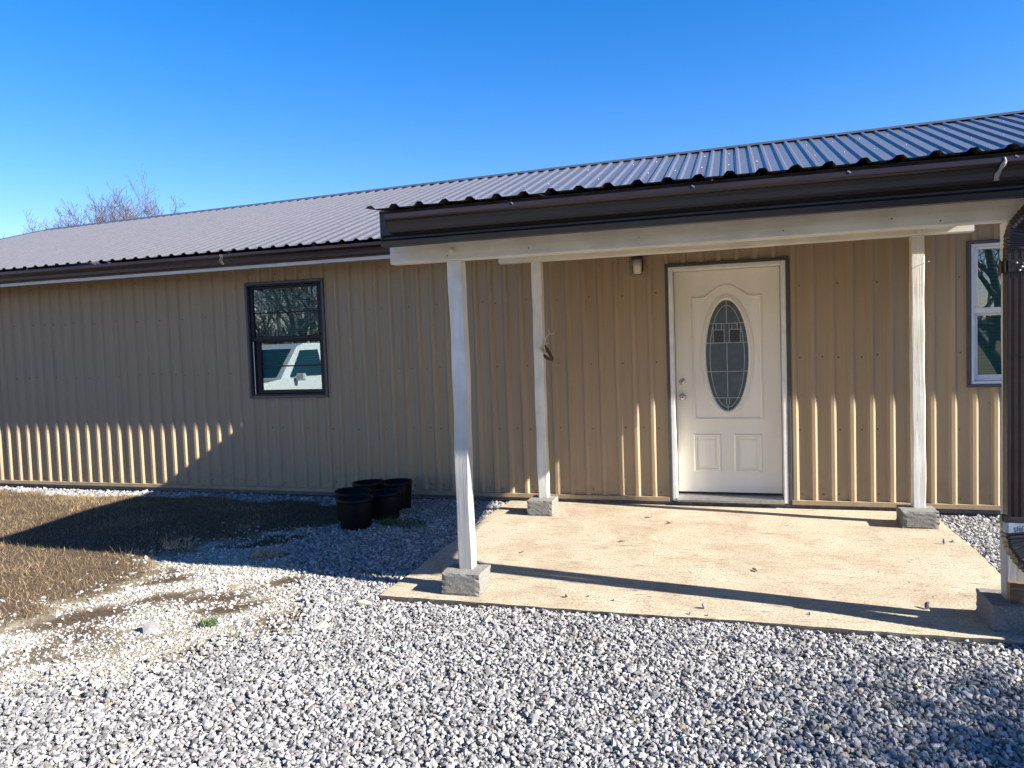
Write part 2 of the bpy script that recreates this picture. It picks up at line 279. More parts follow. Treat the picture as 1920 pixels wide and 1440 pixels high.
def ground_mat():
    m = mat('yard_soil', (.1,.08,.05), .95, spec=.1); N, L, p = nodes(m); g = N.new('ShaderNodeNewGeometry')
    a = N.new('ShaderNodeAttribute'); a.attribute_name = 'tone'; s = N.new('ShaderNodeSeparateColor'); L.new(a.outputs['Color'], s.inputs[0])
    def noise(sc, det, ro, st=(1,1,1)):
        mp = N.new('ShaderNodeMapping'); mp.inputs['Scale'].default_value = st; mp.inputs['Rotation'].default_value = (0,0,R(-22)); L.new(g.outputs['Position'], mp.inputs[0])
        n = N.new('ShaderNodeTexNoise'); n.inputs['Scale'].default_value = sc; n.inputs['Detail'].default_value = det; n.inputs['Roughness'].default_value = ro; L.new(mp.outputs[0], n.inputs[0]); return n
    def ramp(n, lo, hi, c0, c1):
        r = N.new('ShaderNodeValToRGB'); r.color_ramp.elements[0].position = lo; r.color_ramp.elements[1].position = hi; r.color_ramp.elements[0].color = (*c0,1); r.color_ramp.elements[1].color = (*c1,1); L.new(n.outputs['Fac'], r.inputs[0]); return r
    soil = ramp(noise(40, 10, .8), .34, .66, (.028,.02,.013), (.13,.092,.06))
    lime = ramp(noise(30, 10, .85, (1, 1.4, 1)), .40, .56, (.10,.075,.052), (.42,.36,.25))
    grav = ramp(noise(60, 5, .7), .3, .7, (.11,.105,.10), (.27,.26,.245))
    far = ramp(noise(.7, 8, .7), .3, .7, (.10,.075,.04), (.20,.16,.085))
    m1 = N.new('ShaderNodeMixRGB'); L.new(s.outputs[0], m1.inputs[0]); L.new(grav.outputs[0], m1.inputs[1]); L.new(lime.outputs[0], m1.inputs[2])
    m2 = N.new('ShaderNodeMixRGB'); L.new(s.outputs[1], m2.inputs[0]); L.new(m1.outputs[0], m2.inputs[1]); L.new(soil.outputs[0], m2.inputs[2])
    m3 = N.new('ShaderNodeMixRGB'); L.new(s.outputs[2], m3.inputs[0]); L.new(m2.outputs[0], m3.inputs[1]); L.new(far.outputs[0], m3.inputs[2])
    L.new(m3.outputs[0], p.inputs['Base Color'])
    n2 = noise(70, 6, .7); b = N.new('ShaderNodeBump'); b.inputs['Strength'].default_value = .8; b.inputs['Distance'].default_value = .012; L.new(n2.outputs['Fac'], b.inputs['Height']); L.new(b.outputs[0], p.inputs['Normal'])
    return m
M['ground'] = ground_mat()

# ------------------------------------------------------------------ zones of the yard (metres, plan view)
SX0, SX1, SYF = -1.60, 2.07, -2.80
def interp(y, pts):   # pts sorted by y descending -> x
    ys = np.array([p[1] for p in pts])[::-1]; xs = np.array([p[0] for p in pts])[::-1]
    return np.interp(y, ys, xs)
LAWN = [(-3.0,-.26),(-2.95,-.6),(-2.98,-1.1),(-3.35,-1.45),(-3.55,-1.9),(-3.62,-2.4),(-3.58,-2.9),(-3.45,-3.6),(-3.40,-3.9),(-3.45,-4.6),(-3.6,-8),(-3.6,-40)]
GRAV = [(-3.0,-.26),(-2.9,-.8),(-2.85,-1.2),(-2.95,-1.6),(-2.72,-2.15),(-2.33,-2.45),(-1.95,-3.0),(-1.8,-3.45),(-1.95,-3.9),(-2.2,-4.13),(-2.75,-4.36),(-3.45,-4.6),(-3.6,-8),(-3.6,-40)]
_T = np.random.default_rng(99).random((64,64))
def vnoise(x, y, oct=4):
    x = np.asarray(x, float); y = np.asarray(y, float); out = np.zeros(np.broadcast(x, y).shape); a = 1; tot = 0
    for o in range(oct):
        xi = np.floor(x); yi = np.floor(y); fx = x-xi; fy = y-yi; fx = fx*fx*(3-2*fx); fy = fy*fy*(3-2*fy); i = xi.astype(int)+17*o; j = yi.astype(int)+29*o
        t = lambda p, q: _T[p % 64, q % 64]
        out = out+a*((t(i,j)*(1-fx)+t(i+1,j)*fx)*(1-fy)+(t(i,j+1)*(1-fx)+t(i+1,j+1)*fx)*fy); tot += a; a *= .55; x = x*2.03; y = y*2.03
    return out/tot
def patch(x, y):   # >0 limestone, <0 bare soil; streaks run away from the viewer to the right
    u = x*.80+y*.60; v = -x*.60+y*.80
    return vnoise(u*2.6+7, v*6.5+3, 6)-.495
def wob(x, y, s=1.0):
    return (vnoise(x*3.0+5, y*3.0+9, 6)-.5)*.75*s
def wob_old(x, y, s=1.0):
    return (np.sin(x*3.1+y*2.3)+np.sin(x*7.7-y*5.1+1.3)*.5+np.sin(x*15.1+y*13.7+.4)*.35)*.05*s
def zones(x, y):
    """lawn weight, limestone weight, gravel weight"""
    w = wob(x, y)
    lx = interp(y+w, LAWN)+w; gx = interp(y+w*.7, GRAV)+w
    strip = y > -.27+w*.7
    lawn = (x < lx) & ~strip
    lime = (x >= lx) & (x < gx) & ~strip
    return lawn, lime, ~(lawn | lime)
def gh(x, y):   # ground height
    lawn, lime, grav = zones(x, y)
    rise = .065*np.clip((-.25-y)/.8, 0, 1)*np.clip((-3.3-x)/1.1, 0, 1)
    return np.where(lawn, -.02+rise, np.where(lime, -.026, -.034)) + .006*np.sin(x*2.1+y*1.7)+.004*np.sin(x*5.3-y*4.1)

xs = np.concatenate([[-900,-300,-100,-40,-20,-14], np.arange(-11, 6.001, .055), [9,14,20,40,100,300,900]])
ys = np.concatenate([[-900,-300,-100,-40,-18,-11], np.arange(-8, .4, .055), [3,9,20,40,100,300,900]])
GX, GY = np.meshgrid(xs, ys); nx, ny = len(xs), len(ys)
gz = gh(GX, GY); far = np.clip((np.maximum(np.maximum(-11-GX, GX-6), np.maximum(-8-GY, GY-.4)))/2, 0, 1)
gz = np.where(far > 0, -.06, gz); gz = np.where((GX > SX0+.05) & (GX < SX1-.05) & (GY > SYF+.05), -.12, gz)
lw, lm, gr = zones(GX, GY)
def blur(a):
    a = a.astype(float)
    for _ in range(1): a = (a+np.roll(a,1,0)+np.roll(a,-1,0)+np.roll(a,1,1)+np.roll(a,-1,1))/5
    return a
soil = np.clip(.5-patch(GX, GY)*14, 0, 1)*lm; tone = np.stack([blur(lm | lw), np.maximum(blur(lw), blur(soil)), far], -1).reshape(-1, 3)
V = np.stack([GX, GY, gz], -1).reshape(-1, 3)
i = np.arange(nx*ny).reshape(ny, nx); F = np.stack([i[:-1,:-1], i[:-1,1:], i[1:,1:], i[1:,:-1]], -1).reshape(-1, 4)
tag(link('ground', fast_mesh('ground', V, F, M['ground'], tone, True)), kind='structure')

# patio slab
mb = MB(); nxs, nys = 60, 46
pv = [];
for j in range(nys+1):
    for k in range(nxs+1):
        x = SX0+(SX1-SX0)*k/nxs; y = SYF+(.02-SYF)*j/nys; ed = min(k, nxs-k, j)
        ex = .006*math.sin(y*5+1)+.004*math.sin(y*31) if k in (0, nxs) else 0; ey = .006*math.sin(x*4)+.004*math.sin(x*27) if j == 0 else 0
        pv.append((x+ex, y+ey, (-.002 if ed == 0 else 0)+.001*math.sin(x*5+y*3)))
pf = [(j*(nxs+1)+k, j*(nxs+1)+k+1, (j+1)*(nxs+1)+k+1, (j+1)*(nxs+1)+k) for j in range(nys) for k in range(nxs)]
ring = [k for k in range(nxs+1)]+[j*(nxs+1)+nxs for j in range(1, nys+1)]+[nys*(nxs+1)+k for k in range(nxs-1, -1, -1)]+[j*(nxs+1) for j in range(nys-1, 0, -1)]
n0 = len(pv); pv += [(pv[q][0]*.975+.006, pv[q][1]+(.06 if pv[q][1] < SYF+.05 else 0), -.14) for q in ring]
pf += [(ring[q], n0+q, n0+(q+1) % len(ring), ring[(q+1) % len(ring)]) for q in range(len(ring))]
mb.add(pv, pf); tag(mb.build('patio_slab', M['slab']), kind='structure')

# ------------------------------------------------------------------ gravel: crushed stone as one mass of real stones
PHI = (1+5**.5)/2
ICO = np.array([(-1,PHI,0),(1,PHI,0),(-1,-PHI,0),(1,-PHI,0),(0,-1,PHI),(0,1,PHI),(0,-1,-PHI),(0,1,-PHI),(PHI,0,-1),(PHI,0,1),(-PHI,0,-1),(-PHI,0,1)])/math.sqrt(1+PHI*PHI)
ICF = np.array([(0,11,5),(0,5,1),(0,1,7),(0,7,10),(0,10,11),(1,5,9),(5,11,4),(11,10,2),(10,7,6),(7,1,8),(3,9,4),(3,4,2),(3,2,6),(3,6,8),(3,8,9),(4,9,5),(2,4,11),(6,2,10),(8,6,7),(9,8,1)])
def stones(P, rad, col, flat=.62, jag=.3):
    n = len(P); v = np.repeat(ICO[None], n, 0)*(1+rng.uniform(-jag, jag, (n, 12, 1)))
    v *= np.stack([rng.uniform(.85,1.35,n), rng.uniform(.6,1.0,n), rng.uniform(.75,1.15,n)*flat], -1)[:, None, :]*rad[:, None, None]
    ax = rng.normal(0, .5, (n, 2)); c0, s0 = np.cos(ax[:,0]), np.sin(ax[:,0]); c1, s1 = np.cos(ax[:,1]), np.sin(ax[:,1]); w = rng.uniform(0, 6.283, n); c2, s2 = np.cos(w), np.sin(w)
    x, y, z = v[...,0], v[...,1], v[...,2]
    y, z = c0[:,None]*y-s0[:,None]*z, s0[:,None]*y+c0[:,None]*z
    x, z = c1[:,None]*x+s1[:,None]*z, -s1[:,None]*x+c1[:,None]*z
    x, y = c2[:,None]*x-s2[:,None]*y, s2[:,None]*x+c2[:,None]*y
    V = (np.stack([x,y,z], -1)+P[:, None, :]).reshape(-1, 3)
    F = (ICF[None]+12*np.arange(n)[:, None, None]).reshape(-1, 3)
    return V, F, np.repeat(col, 12, 0)
def jitter_grid(x0, x1, y0, y1, d):
    X, Y = np.meshgrid(np.arange(x0, x1, d), np.arange(y0, y1, d)); X = X.ravel()+rng.uniform(-.5,.5,X.size)*d; Y = Y.ravel()+rng.uniform(-.5,.5,Y.size)*d; return X, Y
def slabmask(x, y, m=.012): return (x > SX0-m) & (x < SX1+m) & (y > SYF-m)
parts = []
for (x0,x1,y0,y1,d,r0,r1) in [(-3.9,2.45,-4.95,-.02,.0160,.0070,.0148), (-3.9,5.6,-6.2,-4.95,.040,.017,.026), (2.45,5.6,-4.95,-.02,.036,.015,.024), (-9.6,-3.0,-.32,-.03,.026,.012,.021)]:
    X, Y = jitter_grid(x0,x1,y0,y1,d); lawn, lime, grav = zones(X, Y); sh_ = rng.normal(0,.10,X.size); _, _, g2 = zones(X+np.abs(sh_)*1.2, Y-.3*np.abs(sh_)); k = (grav | (g2 & lime & (rng.random(X.size) < .6))) & ~slabmask(X, Y)
    if x0 < -9: k &= X < -3.0
    else: k &= ~((X < -3.0) & (Y > -.3))
    X, Y = X[k], Y[k]; n = len(X); rad = rng.uniform(r0, r1, n)*rng.choice([.7,1,1,1.4], n)
    Z = gh(X, Y)+.006+rad*.10+rng.uniform(-.003,.011,n)
    t = rng.uniform(.16,.39,n); t = np.where(rng.random(n) < .17, t*.55, t); hue = rng.normal(.055,.02,n)
    tan = (rng.random(n) < .05)*rng.uniform(.1,.35,n); c = np.clip(np.stack([t*(1+hue), t*(1-tan*.35), t*(1.01-hue-tan)], -1), .04, .75)
    parts.append(stones(np.stack([X,Y,Z],-1), rad, c))
off = 0; Vs, Fs, Cs = [], [], []
for v, f, c in parts: Vs.append(v); Fs.append(f+off); Cs.append(c); off += len(v)
tag(link('gravel', fast_mesh('gravel', np.concatenate(Vs), np.concatenate(Fs), M['gravel'], np.concatenate(Cs))), 'grey and white crushed stone gravel around the patio slab', 'gravel', kind='stuff')
# pale limestone chips scattered over the bare soil
X, Y = jitter_grid(-4.2,-1.6,-4.9,-1.2,.0155); lawn, lime, grav = zones(X, Y)
k = (lime & (patch(X, Y)+rng.normal(0,.10,len(X)) > -.02)) | (lawn & (rng.random(len(X)) < .008+.12*(zones(X+.22, Y)[1])))
X, Y = X[k], Y[k]; n = len(X); rad = rng.uniform(.0042,.0115,n)*rng.choice([.7,1,1.35,2.0],n,p=[.35,.4,.2,.05]); Z = gh(X,Y)+rad*.12
t = rng.uniform(.24,.48,n); warm = rng.uniform(.0,.20,n); c = np.stack([t, t*(1-warm*.35), t*(1-warm)], -1)
v, f, c = stones(np.stack([X,Y,Z],-1), rad, c, .45)
tag(link('limestone_chips', fast_mesh('limestone_chips', v, f, M['gravel'], c)), 'pale limestone chips strewn over bare soil beside the gravel', 'stone chips', kind='stuff')

# ------------------------------------------------------------------ dry grass
def blades(X, Y, Z, h, w, tilt, cols):
    n = len(X); a = rng.uniform(0, 6.283, n); b = rng.uniform(0, 6.283, n); ti = np.clip(rng.normal(tilt, .35, n), .05, 1.45)
    d = np.stack([np.cos(a)*np.sin(ti), np.sin(a)*np.sin(ti), np.cos(ti)], -1); sd = np.stack([np.cos(b), np.sin(b), 0*b], -1)*(w/2)[:, None]
    P = np.stack([X,Y,Z], -1); mid = P+d*(h*.55)[:,None]; d2 = d.copy(); d2[:,2] -= rng.uniform(.0,.7,n); tip = mid+d2*(h*.5)[:,None]
    tip[:,2] = np.maximum(tip[:,2], Z+.003)
    V = np.stack([P-sd, P+sd, mid+sd*.8, mid-sd*.8, tip], 1).reshape(-1,3); q = 5*np.arange(n)[:,None]
    F = np.concatenate([q+np.array([[0,1,2]]), q+np.array([[0,2,3]]), q+np.array([[3,2,4]])])
    return V, F, np.repeat(cols, 5, 0)
X, Y = jitter_grid(-10.0,-2.85,-5.0,-.2,.0142); lawn, lime, grav = zones(X, Y)
vn = vnoise(X*2.4+31, Y*2.4+11, 5); dens = np.clip((vn-.5)*4.5+.5, -.6, 1); bare = (X > -3.5) & (Y > -1.5)
k = lawn & (rng.random(len(X)) < np.where(bare, .12, .55+.4*dens)); l2, _, _ = zones(X-np.abs(rng.normal(0,.13,len(X))), Y); k |= lime & l2 & (rng.random(len(X)) < .35); k |= lime & (patch(X, Y) < -.04) & (rng.random(len(X)) < .10)
X, Y = X[k], Y[k]; n = len(X); h = rng.uniform(.02,.062,n)*(1+.9*(rng.random(n) < .06))*(.45+1.2*vnoise(X*4.1+3, Y*4.1+8, 4)); w = rng.uniform(.0014,.0032,n)
base = np.array([(.32,.22,.115),(.25,.165,.085),(.40,.30,.17),(.17,.11,.06),(.20,.19,.08)])[rng.choice(5, n, p=[.34,.28,.2,.14,.04])]*(rng.uniform(.48,.98,n)*(.95+.18*np.sin(X*3.3+Y*5.1)+.12*np.sin(X*9.1-Y*7.7)))[:,None]
v, f, c = blades(X, Y, gh(X,Y)-.004, h, w, .85, base)
tag(link('dry_grass', fast_mesh('dry_grass', v, f, M['straw'], c)), 'short brown winter grass along the left of the yard', 'grass', kind='stuff')
def tuft(name, x, y, r, n, hgt, green, label, group):
    a = rng.uniform(0, 6.283, n); q = r*np.sqrt(rng.random(n)); X = x+np.cos(a)*q; Y = y+np.sin(a)*q*.75
    pal = np.array([(.055,.10,.028),(.08,.13,.04),(.035,.07,.02),(.22,.17,.08)]) if green else np.array([(.40,.30,.17),(.32,.22,.115),(.45,.36,.22),(.25,.16,.08)])
    c = pal[rng.choice(4, n, p=[.38,.3,.22,.1])]*rng.uniform(.8,1.2,(n,1))
    v, f, c = blades(0*X+X-x, Y-y, np.zeros(n), rng.uniform(.5,1.1,n)*hgt, rng.uniform(.003,.006,n), .55 if not green else .8, c)
    o = link(name, fast_mesh(name, v, f, M['straw'], c)); o.location = (x, y, float(gh(np.array([x]), np.array([y]))[0])+.012); return tag(o, label, 'plant', group)
tuft('weed_clump', -2.22, -1.02, .17, 420, .075, True, 'larger green weed clump in shaded gravel beside the black pots', 'green weeds in the yard')
tuft('weed_clump', -2.42, -1.0, .10, 260, .09, True, 'small green weed clump close in front of the black pots', 'green weeds in the yard')
tuft('weed_clump', -2.35, -3.42, .06, 150, .05, True, 'tiny green weed on bare soil beside the limestone patch', 'green weeds in the yard')
tuft('weed_clump', -1.86, -2.35, .05, 110, .04, True, 'tiny green weed in sunlit gravel near the corner of the slab', 'green weeds in the yard')
tuft('straw_clump', -3.66, -2.16, .12, 90, .13, False, 'tall straw tuft at the edge of the porch shadow', 'dry tufts')
tuft('straw_clump', -2.88, -2.12, .13, 220, .06, False, 'flattened reddish straw tuft at the edge of the gravel', 'dry tufts')

# ------------------------------------------------------------------ house
house = empty('house', (0,0,0), 'long tan ribbed metal house with grey metal roof behind the porch', 'house')
SP = .1524; PW = SP*6
def rib_profile(x0, x1, c0):
    """(x, height) of trapezoid ribs with centres c0+k*SP between x0 and x1"""
    out = [(x0, None)]; k = math.floor((x0-c0)/SP)-1
    while c0+k*SP < x1+SP:
        c = c0+k*SP; out += [(c-.033,0),(c-.0135,.019),(c+.0135,.019),(c+.033,0)]; k += 1
    xsr = [p[0] for p in out[1:]]; hs = [p[1] for p in out[1:]]
    pts = [(x0, float(np.interp(x0, xsr, hs)))]+[(x, h) for x, h in zip(xsr, hs) if x0+1e-4 < x < x1-1e-4]+[(x1, float(np.interp(x1, xsr, hs)))]
    return pts
WTOP, WBOT = 2.52, .075
OPEN = [(-4.475,-3.553,1.047,2.255), (-.06,.974,-.1,2.175), (2.345,3.265,1.052,2.203)]   # left window, door, right window
C0 = -8.133
HX0, HX1 = C0+SP/2-PW*4, C0+SP/2+PW*19
k = 0; x = HX0
while x < HX1-.01:
    a, b = x, x+PW; pr = rib_profile(a, b, C0)
    cuts = sorted(set([p[0] for p in pr]+[o[q] for o in OPEN for q in (0,1) if a < o[q] < b]))
    hx = [p[0] for p in pr]; hh = [p[1] for p in pr]; dy = -.0024*(k % 2)
    m = MB()
    for c, d in zip(cuts[:-1], cuts[1:]):
        if d-c < 1e-5: continue
        mid = (c+d)/2; zs = [(WBOT, WTOP)]
        for o in OPEN:
            if o[0] < mid < o[1]:
                nz = []
                for z0, z1 in zs:
                    if o[2] > z0: nz.append((z0, o[2]))
                    if o[3] < z1: nz.append((o[3], z1))
                zs = nz
        y0 = -float(np.interp(c, hx, hh))+dy; y1 = -float(np.interp(d, hx, hh))+dy
        for z0, z1 in zs: m.add([(c,y0,z0),(d,y1,z0),(d,y1,z1),(c,y0,z1)], [(0,1,2,3)])
    if m.v: m.build('wall_panel', M['wall'], house, fix=False)
    x += PW; k += 1
# screws on the walls (5 rows) and on the roof
m = MB(); rs = random.Random(3)
def dome(m, c, r, nrm):
    nrm = Vector(nrm).normalized(); a = nrm.orthogonal().normalized(); b = nrm.cross(a); c = Vector(c); vs = []
    for i in range(6): w = i*math.pi/3; vs.append(c+r*(math.cos(w)*a+math.sin(w)*b))
    for i in range(6): w = i*math.pi/3; vs.append(c+.6*r*(math.cos(w)*a+math.sin(w)*b)+nrm*r*.6)
    m.add(vs, [(i,(i+1)%6,6+(i+1)%6,6+i) for i in range(6)]+[tuple(range(6,12))])
for zr in (.125, .70, 1.31, 1.93, 2.36):
    for kk in range(0, 96):
        xx = C0+kk*SP+.05+SP*.18*(kk % 2)
        if (kk % 2 and rs.random() < .75) or xx > 4.5: continue
        zz = zr+rs.uniform(-.014,.014)
        if any(o[0]-.05 < xx < o[1]+.05 and o[2]-.05 < zz < o[3]+.05 for o in OPEN): continue
        dome(m, (xx+rs.uniform(-.008,.008), -.0012, zz), .0078, (0,-1,0))
tag(m.build('screws', M['screw'], house, fix=False), kind='stuff')
# base trim, concrete footing, corner trims, other walls
MB().prism_x([(.0,.03),(-.012,.03),(-.030,.036),(-.030,.072),(-.012,.0745),(.0,.0745)], HX0, -.068).build('base_trim', M['wall'], house)
MB().prism_x([(.0,.03),(-.012,.03),(-.030,.036),(-.030,.072),(-.012,.0745),(.0,.0745)], .982, HX1).build('base_trim', M['wall'], house)
MB().box(HX0+.01, HX1-.01, .004, .12, -.4, .0285).build('footing', M['conc'], house)
RIDGE_Y, RIDGE_Z, EAVE_Y, EAVE_Z = 3.75, 4.035, -.44, 2.556
def ridge_tilt(x): return .0155*(x+1.5)   # ridge tilted to fit the lens, lower towards the left
SL = (RIDGE_Z-EAVE_Z)/(RIDGE_Y-EAVE_Y); BY = 2*RIDGE_Y
for xx, s in ((HX0, -1), (HX1, 1)):
    mb = MB(); p = [(xx,.0,-.1),(xx,BY,-.1),(xx,BY,2.52),(xx,RIDGE_Y,RIDGE_Z-.06+ridge_tilt(xx)),(xx,0,2.52)]
    mb.add(p+[(q[0]-s*.1,q[1],q[2]) for q in p], [(0,1,2,3,4),(9,8,7,6,5)]+[(i,(i+1)%5,5+(i+1)%5,5+i) for i in range(5)]); mb.build('gable_wall', M['wall'], house)
MB().box(HX0, HX1, BY-.1, BY, -.1, 2.5).build('back_wall', M['wall'], house)
# inner sheathing behind the siding, with the same openings
m = MB(); cu = sorted([HX0+.1, HX1-.1]+[o[q] for o in OPEN for q in (0,1)])
for c, d in zip(cu[:-1], cu[1:]):
    mid = (c+d)/2; o = [o for o in OPEN if o[0] < mid < o[1]]
    if not o: m.box(c, d, .008, .10, .03, 2.5)
    else:
        o = o[0]; m.box(c, d, .008, .10, o[3], 2.5)
        if o[2] > .1: m.box(c, d, .008, .10, .03, o[2])
m.build('sheathing', M['interior'], house)
MB().box(HX0+.1, HX1-.1, .0, BY-.1, -.02, -.005).build('floor', M['interior'], house)
# roof panels, each one three feet wide
RC0 = -7.331
def roof_panel_mesh(y0, z0, y1, z1, w, h=.019, xo=0):
    m = MB(); pr = rib_profile(0, w, SP/2); d = Vector((0, y1-y0, z1-z0)).normalized(); nn = Vector((1,0,0)).cross(d)
    if nn.z < 0: nn = -nn
    n = len(pr)
    for yy, zz in ((y0,z0),(y1,z1)):
        for x_, h_ in pr: m.v.append((x_, yy+nn.y*h_*h/.019, zz+nn.z*h_*h/.019+(ridge_tilt(xo+x_) if yy == y1 else 0)))
    m.f = [(i, i+1, n+i+1, n+i) for i in range(n-1)]
    me = bpy.data.meshes.new('roof_panel'); me.from_pydata(m.v, [], m.f); me.materials.append(M['roof']); me.update(); return me
RX0 = RC0-SP/2-PW*int((RC0+11.55)/PW)-PW*0; RX0 = RC0-SP/2-PW*4-SP*2
NRP = 25
for k in range(NRP):
    for ye in (EAVE_Y, BY-EAVE_Y):
        o = link('roof_panel', roof_panel_mesh(ye, EAVE_Z, RIDGE_Y, RIDGE_Z, PW, xo=RX0+k*PW), house); o.location = (RX0+k*PW, 0, .001*(k % 2))
RX1 = RX0+NRP*PW
m = MB(); rs = random.Random(8)
nrm = Vector((0, -SL, 1)).normalized()
for row in (.14, .38, .62, .86):
    yy = EAVE_Y+(RIDGE_Y-EAVE_Y)*row; zz = EAVE_Z+(RIDGE_Z-EAVE_Z)*row
    for kk in range(60, int((RX1-RX0)/SP)):
        xx = RX0+SP/2+kk*SP+.06; zz = EAVE_Z+(RIDGE_Z+ridge_tilt(xx)-EAVE_Z)*row
        if xx < 6 and kk % 2: dome(m, (xx+rs.uniform(-.006,.006), yy+rs.uniform(-.03,.03), zz+.002), .0045, nrm)
tag(m.build('roof_screws', M['alu'], house, fix=False), kind='stuff')
# ridge cap
cy = .17; cz = .021/ (1+SL*SL)**-.5
capf = [(RIDGE_Y-cy, RIDGE_Z-SL*cy+.0225), (RIDGE_Y-.012, RIDGE_Z+.0225), (RIDGE_Y, RIDGE_Z+.030), (RIDGE_Y+.012, RIDGE_Z+.0225), (RIDGE_Y+cy, RIDGE_Z-SL*cy+.0225),
        (RIDGE_Y+cy, RIDGE_Z-SL*cy+.0205), (RIDGE_Y, RIDGE_Z+.0205), (RIDGE_Y-cy, RIDGE_Z-SL*cy+.0205)]
x = RX0-.02
while x < RX1:
    m = MB().prism_x(capf, x, min(x+3.03, RX1+.02)); m.v = [(a, b, c+ridge_tilt(a)) for a, b, c in m.v]; m.build('ridge_cap', M['trim'], house).location.z = .0015*(int(x) % 2); x += 3.0
# left and right rake trim
for xx in (RX0-.03, RX1-.02):
    m = MB(); 
    for s in (1, -1):
        e0 = (RIDGE_Y+s*(RIDGE_Y-EAVE_Y), EAVE_Z)
        RZ_ = RIDGE_Z+ridge_tilt(xx); m.add([(xx,RIDGE_Y,RZ_+.024),(xx+.05,RIDGE_Y,RZ_+.024),(xx+.05,e0[0],e0[1]+.024),(xx,e0[0],e0[1]+.024),(xx,RIDGE_Y,RZ_-.11),(xx,e0[0],e0[1]-.11)], [(0,1,2,3),(0,3,5,4)])
    m.build('rake_trim', M['trim'], house, fix=False)
# eave: sub-fascia, gutter in lengths, pale strip under it
XE = -1.46
MB().box(HX0-.1, XE, -.385, -.36, 2.405, 2.535).build('fascia', M['fascia'], house)
MB().prism_x([(-.362,2.372),(-.395,2.372),(-.395,2.4035),(-.362,2.4035)], HX0-.1, XE).build('eave_strip', M['strip'], house)
def k_gutter(yb, zt, h, dp):
    """closed profile of a K-style gutter; back at yb, opens upward"""
    o = [(yb, zt+.012), (yb, zt-h), (yb-dp*.52, zt-h), (yb-dp*.60, zt-h*.86), (yb-dp*.62, zt-h*.60), (yb-dp*.72, zt-h*.40), (yb-dp*.92, zt-h*.30), (yb-dp, zt-h*.24), (yb-dp, zt-.020), (yb-dp+.011, zt), (yb-dp+.018, zt-.003)]
    i = [(y+.003 if y < yb-.003 else y-.003, z+.003) for y, z in o][::-1]
    i[0] = (yb-dp+.018, zt-.007); i[-1] = (yb-.002, zt+.012)
    return o+i
gm = k_gutter(-.386, 2.522, .114, .098)
xg = HX0-.12
for L_ in (3.05, 2.72, 4.0, 1.0):
    xe = min(xg+L_, XE-.05)
    if xe > xg+.05: MB().prism_x(gm, xg, xe-.002).build('gutter', M['gutter'], house)
    xg = xe
m = MB(); y_ = -.486
for xx in (-4.42, -4.40): m.tube([(xx,y_,2.52),(xx+.012,y_-.002,2.49),(xx-.004,y_-.002,2.46),(xx+.008,y_+.02,2.42)], .0011, 5)
m.build('sealant', M['seal'], house)
MB().box(-7.06,-7.035,-.40,-.387,2.512,2.553).build('eave_bracket', M['lampbox'], house)

# ---- windows
def rect_ring(m, x0, x1, z0, z1, w, y0, y1, b=.003):
    m.box(x0, x1, y0, y1, z1-w, z1, b); m.box(x0, x1, y0, y1, z0, z0+w, b)
    m.box(x0, x0+w, y0, y1, z0+w+.0005, z1-w-.0005, b); m.box(x1-w, x1, y0, y1, z0+w+.0005, z1-w-.0005, b); return m
def window(x0, x1, z0, z1, frame_mat, up_pane, lo_pane, slats, grid=False):
    w = bpy.data.objects.new('window', None); COL.objects.link(w); w.parent = house
    rect_ring(MB(), x0, x1, z0, z1, .028, -.034, .012).build('trim', M['trim'], w)
    f = MB(); a0, a1, b0, b1 = x0+.022, x1-.022, z0+.022, z1-.022
    ux0, ux1, uz0, uz1 = up_pane; lx0, lx1, lz0, lz1 = lo_pane
    def ring(m, ox0, ox1, oz0, oz1, ix0, ix1, iz0, iz1, ya, yb):
        m.box(ox0, ox1, ya, yb, iz1, oz1, .003); m.box(ox0, ox1, ya, yb, oz0, iz0, .003); m.box(ox0, ix0, ya, yb, iz0+.0005, iz1-.0005, .003); m.box(ix1, ox1, ya, yb, iz0+.0005, iz1-.0005, .003)
    ring(f, a0, a1, b0, b1, a0+.026, a1-.026, b0+.026, b1-.026, -.026, .075)
    f.build('frame', frame_mat, w)
    midz = (uz0+lz1)/2; e = .027
    s = MB(); ring(s, a0+e, a1-e, midz-.012, b1-e, ux0, ux1, uz0, uz1, -.012, .022); s.build('upper_sash', frame_mat, w)
    s = MB(); ring(s, a0+e+.001, a1-e-.001, b0+e, midz+.020, lx0, lx1, lz0, lz1, .024, .056); s.build('lower_sash', frame_mat, w)
    for (px0, px1, pz0, pz1), yy in ((up_pane, .004), (lo_pane, .038)):
        MB().box(px0-.004, px1+.004, yy, yy+.004, pz0-.004, pz1+.004).build('pane', M['glass'], w)
        if grid: MB().box(px0+.001, px1-.001, yy-.005, yy-.0005, (pz0+pz1)/2-.008, (pz0+pz1)/2+.006).build('grid_bar', frame_mat, w)
    m = MB(); z = z0+.05
    while z < z1-.04:
        m.add([(x0+.05,.078,z),(x1-.05,.078,z),(x1-.05,.094,z+slats*.93),(x0+.05,.094,z+slats*.93)], [(0,1,2,3)]); z += slats
    for q in (.2, .8): m.box(x0+(x1-x0)*q-.001, x0+(x1-x0)*q+.001, .074, .076, z0+.05, z1-.05)
    m.build('blind', M['slat'], w, fix=False)
    MB().box(x0+.02, x1-.02, .16, .18, z0, z1).build('room_side', M['interior'], w)
    return w
w1 = window(-4.491, -3.537, 1.032, 2.270, M['black'], (-4.408,-3.627,1.690,2.192), (-4.366,-3.640,1.118,1.625), .026, True)
w1['label'] = 'black framed double hung window reflecting a white truck'
MB().box(-4.418, -4.410, -.0275, -.0262, 1.075, 1.64).build('track_strip', M['vinyl'], w1)
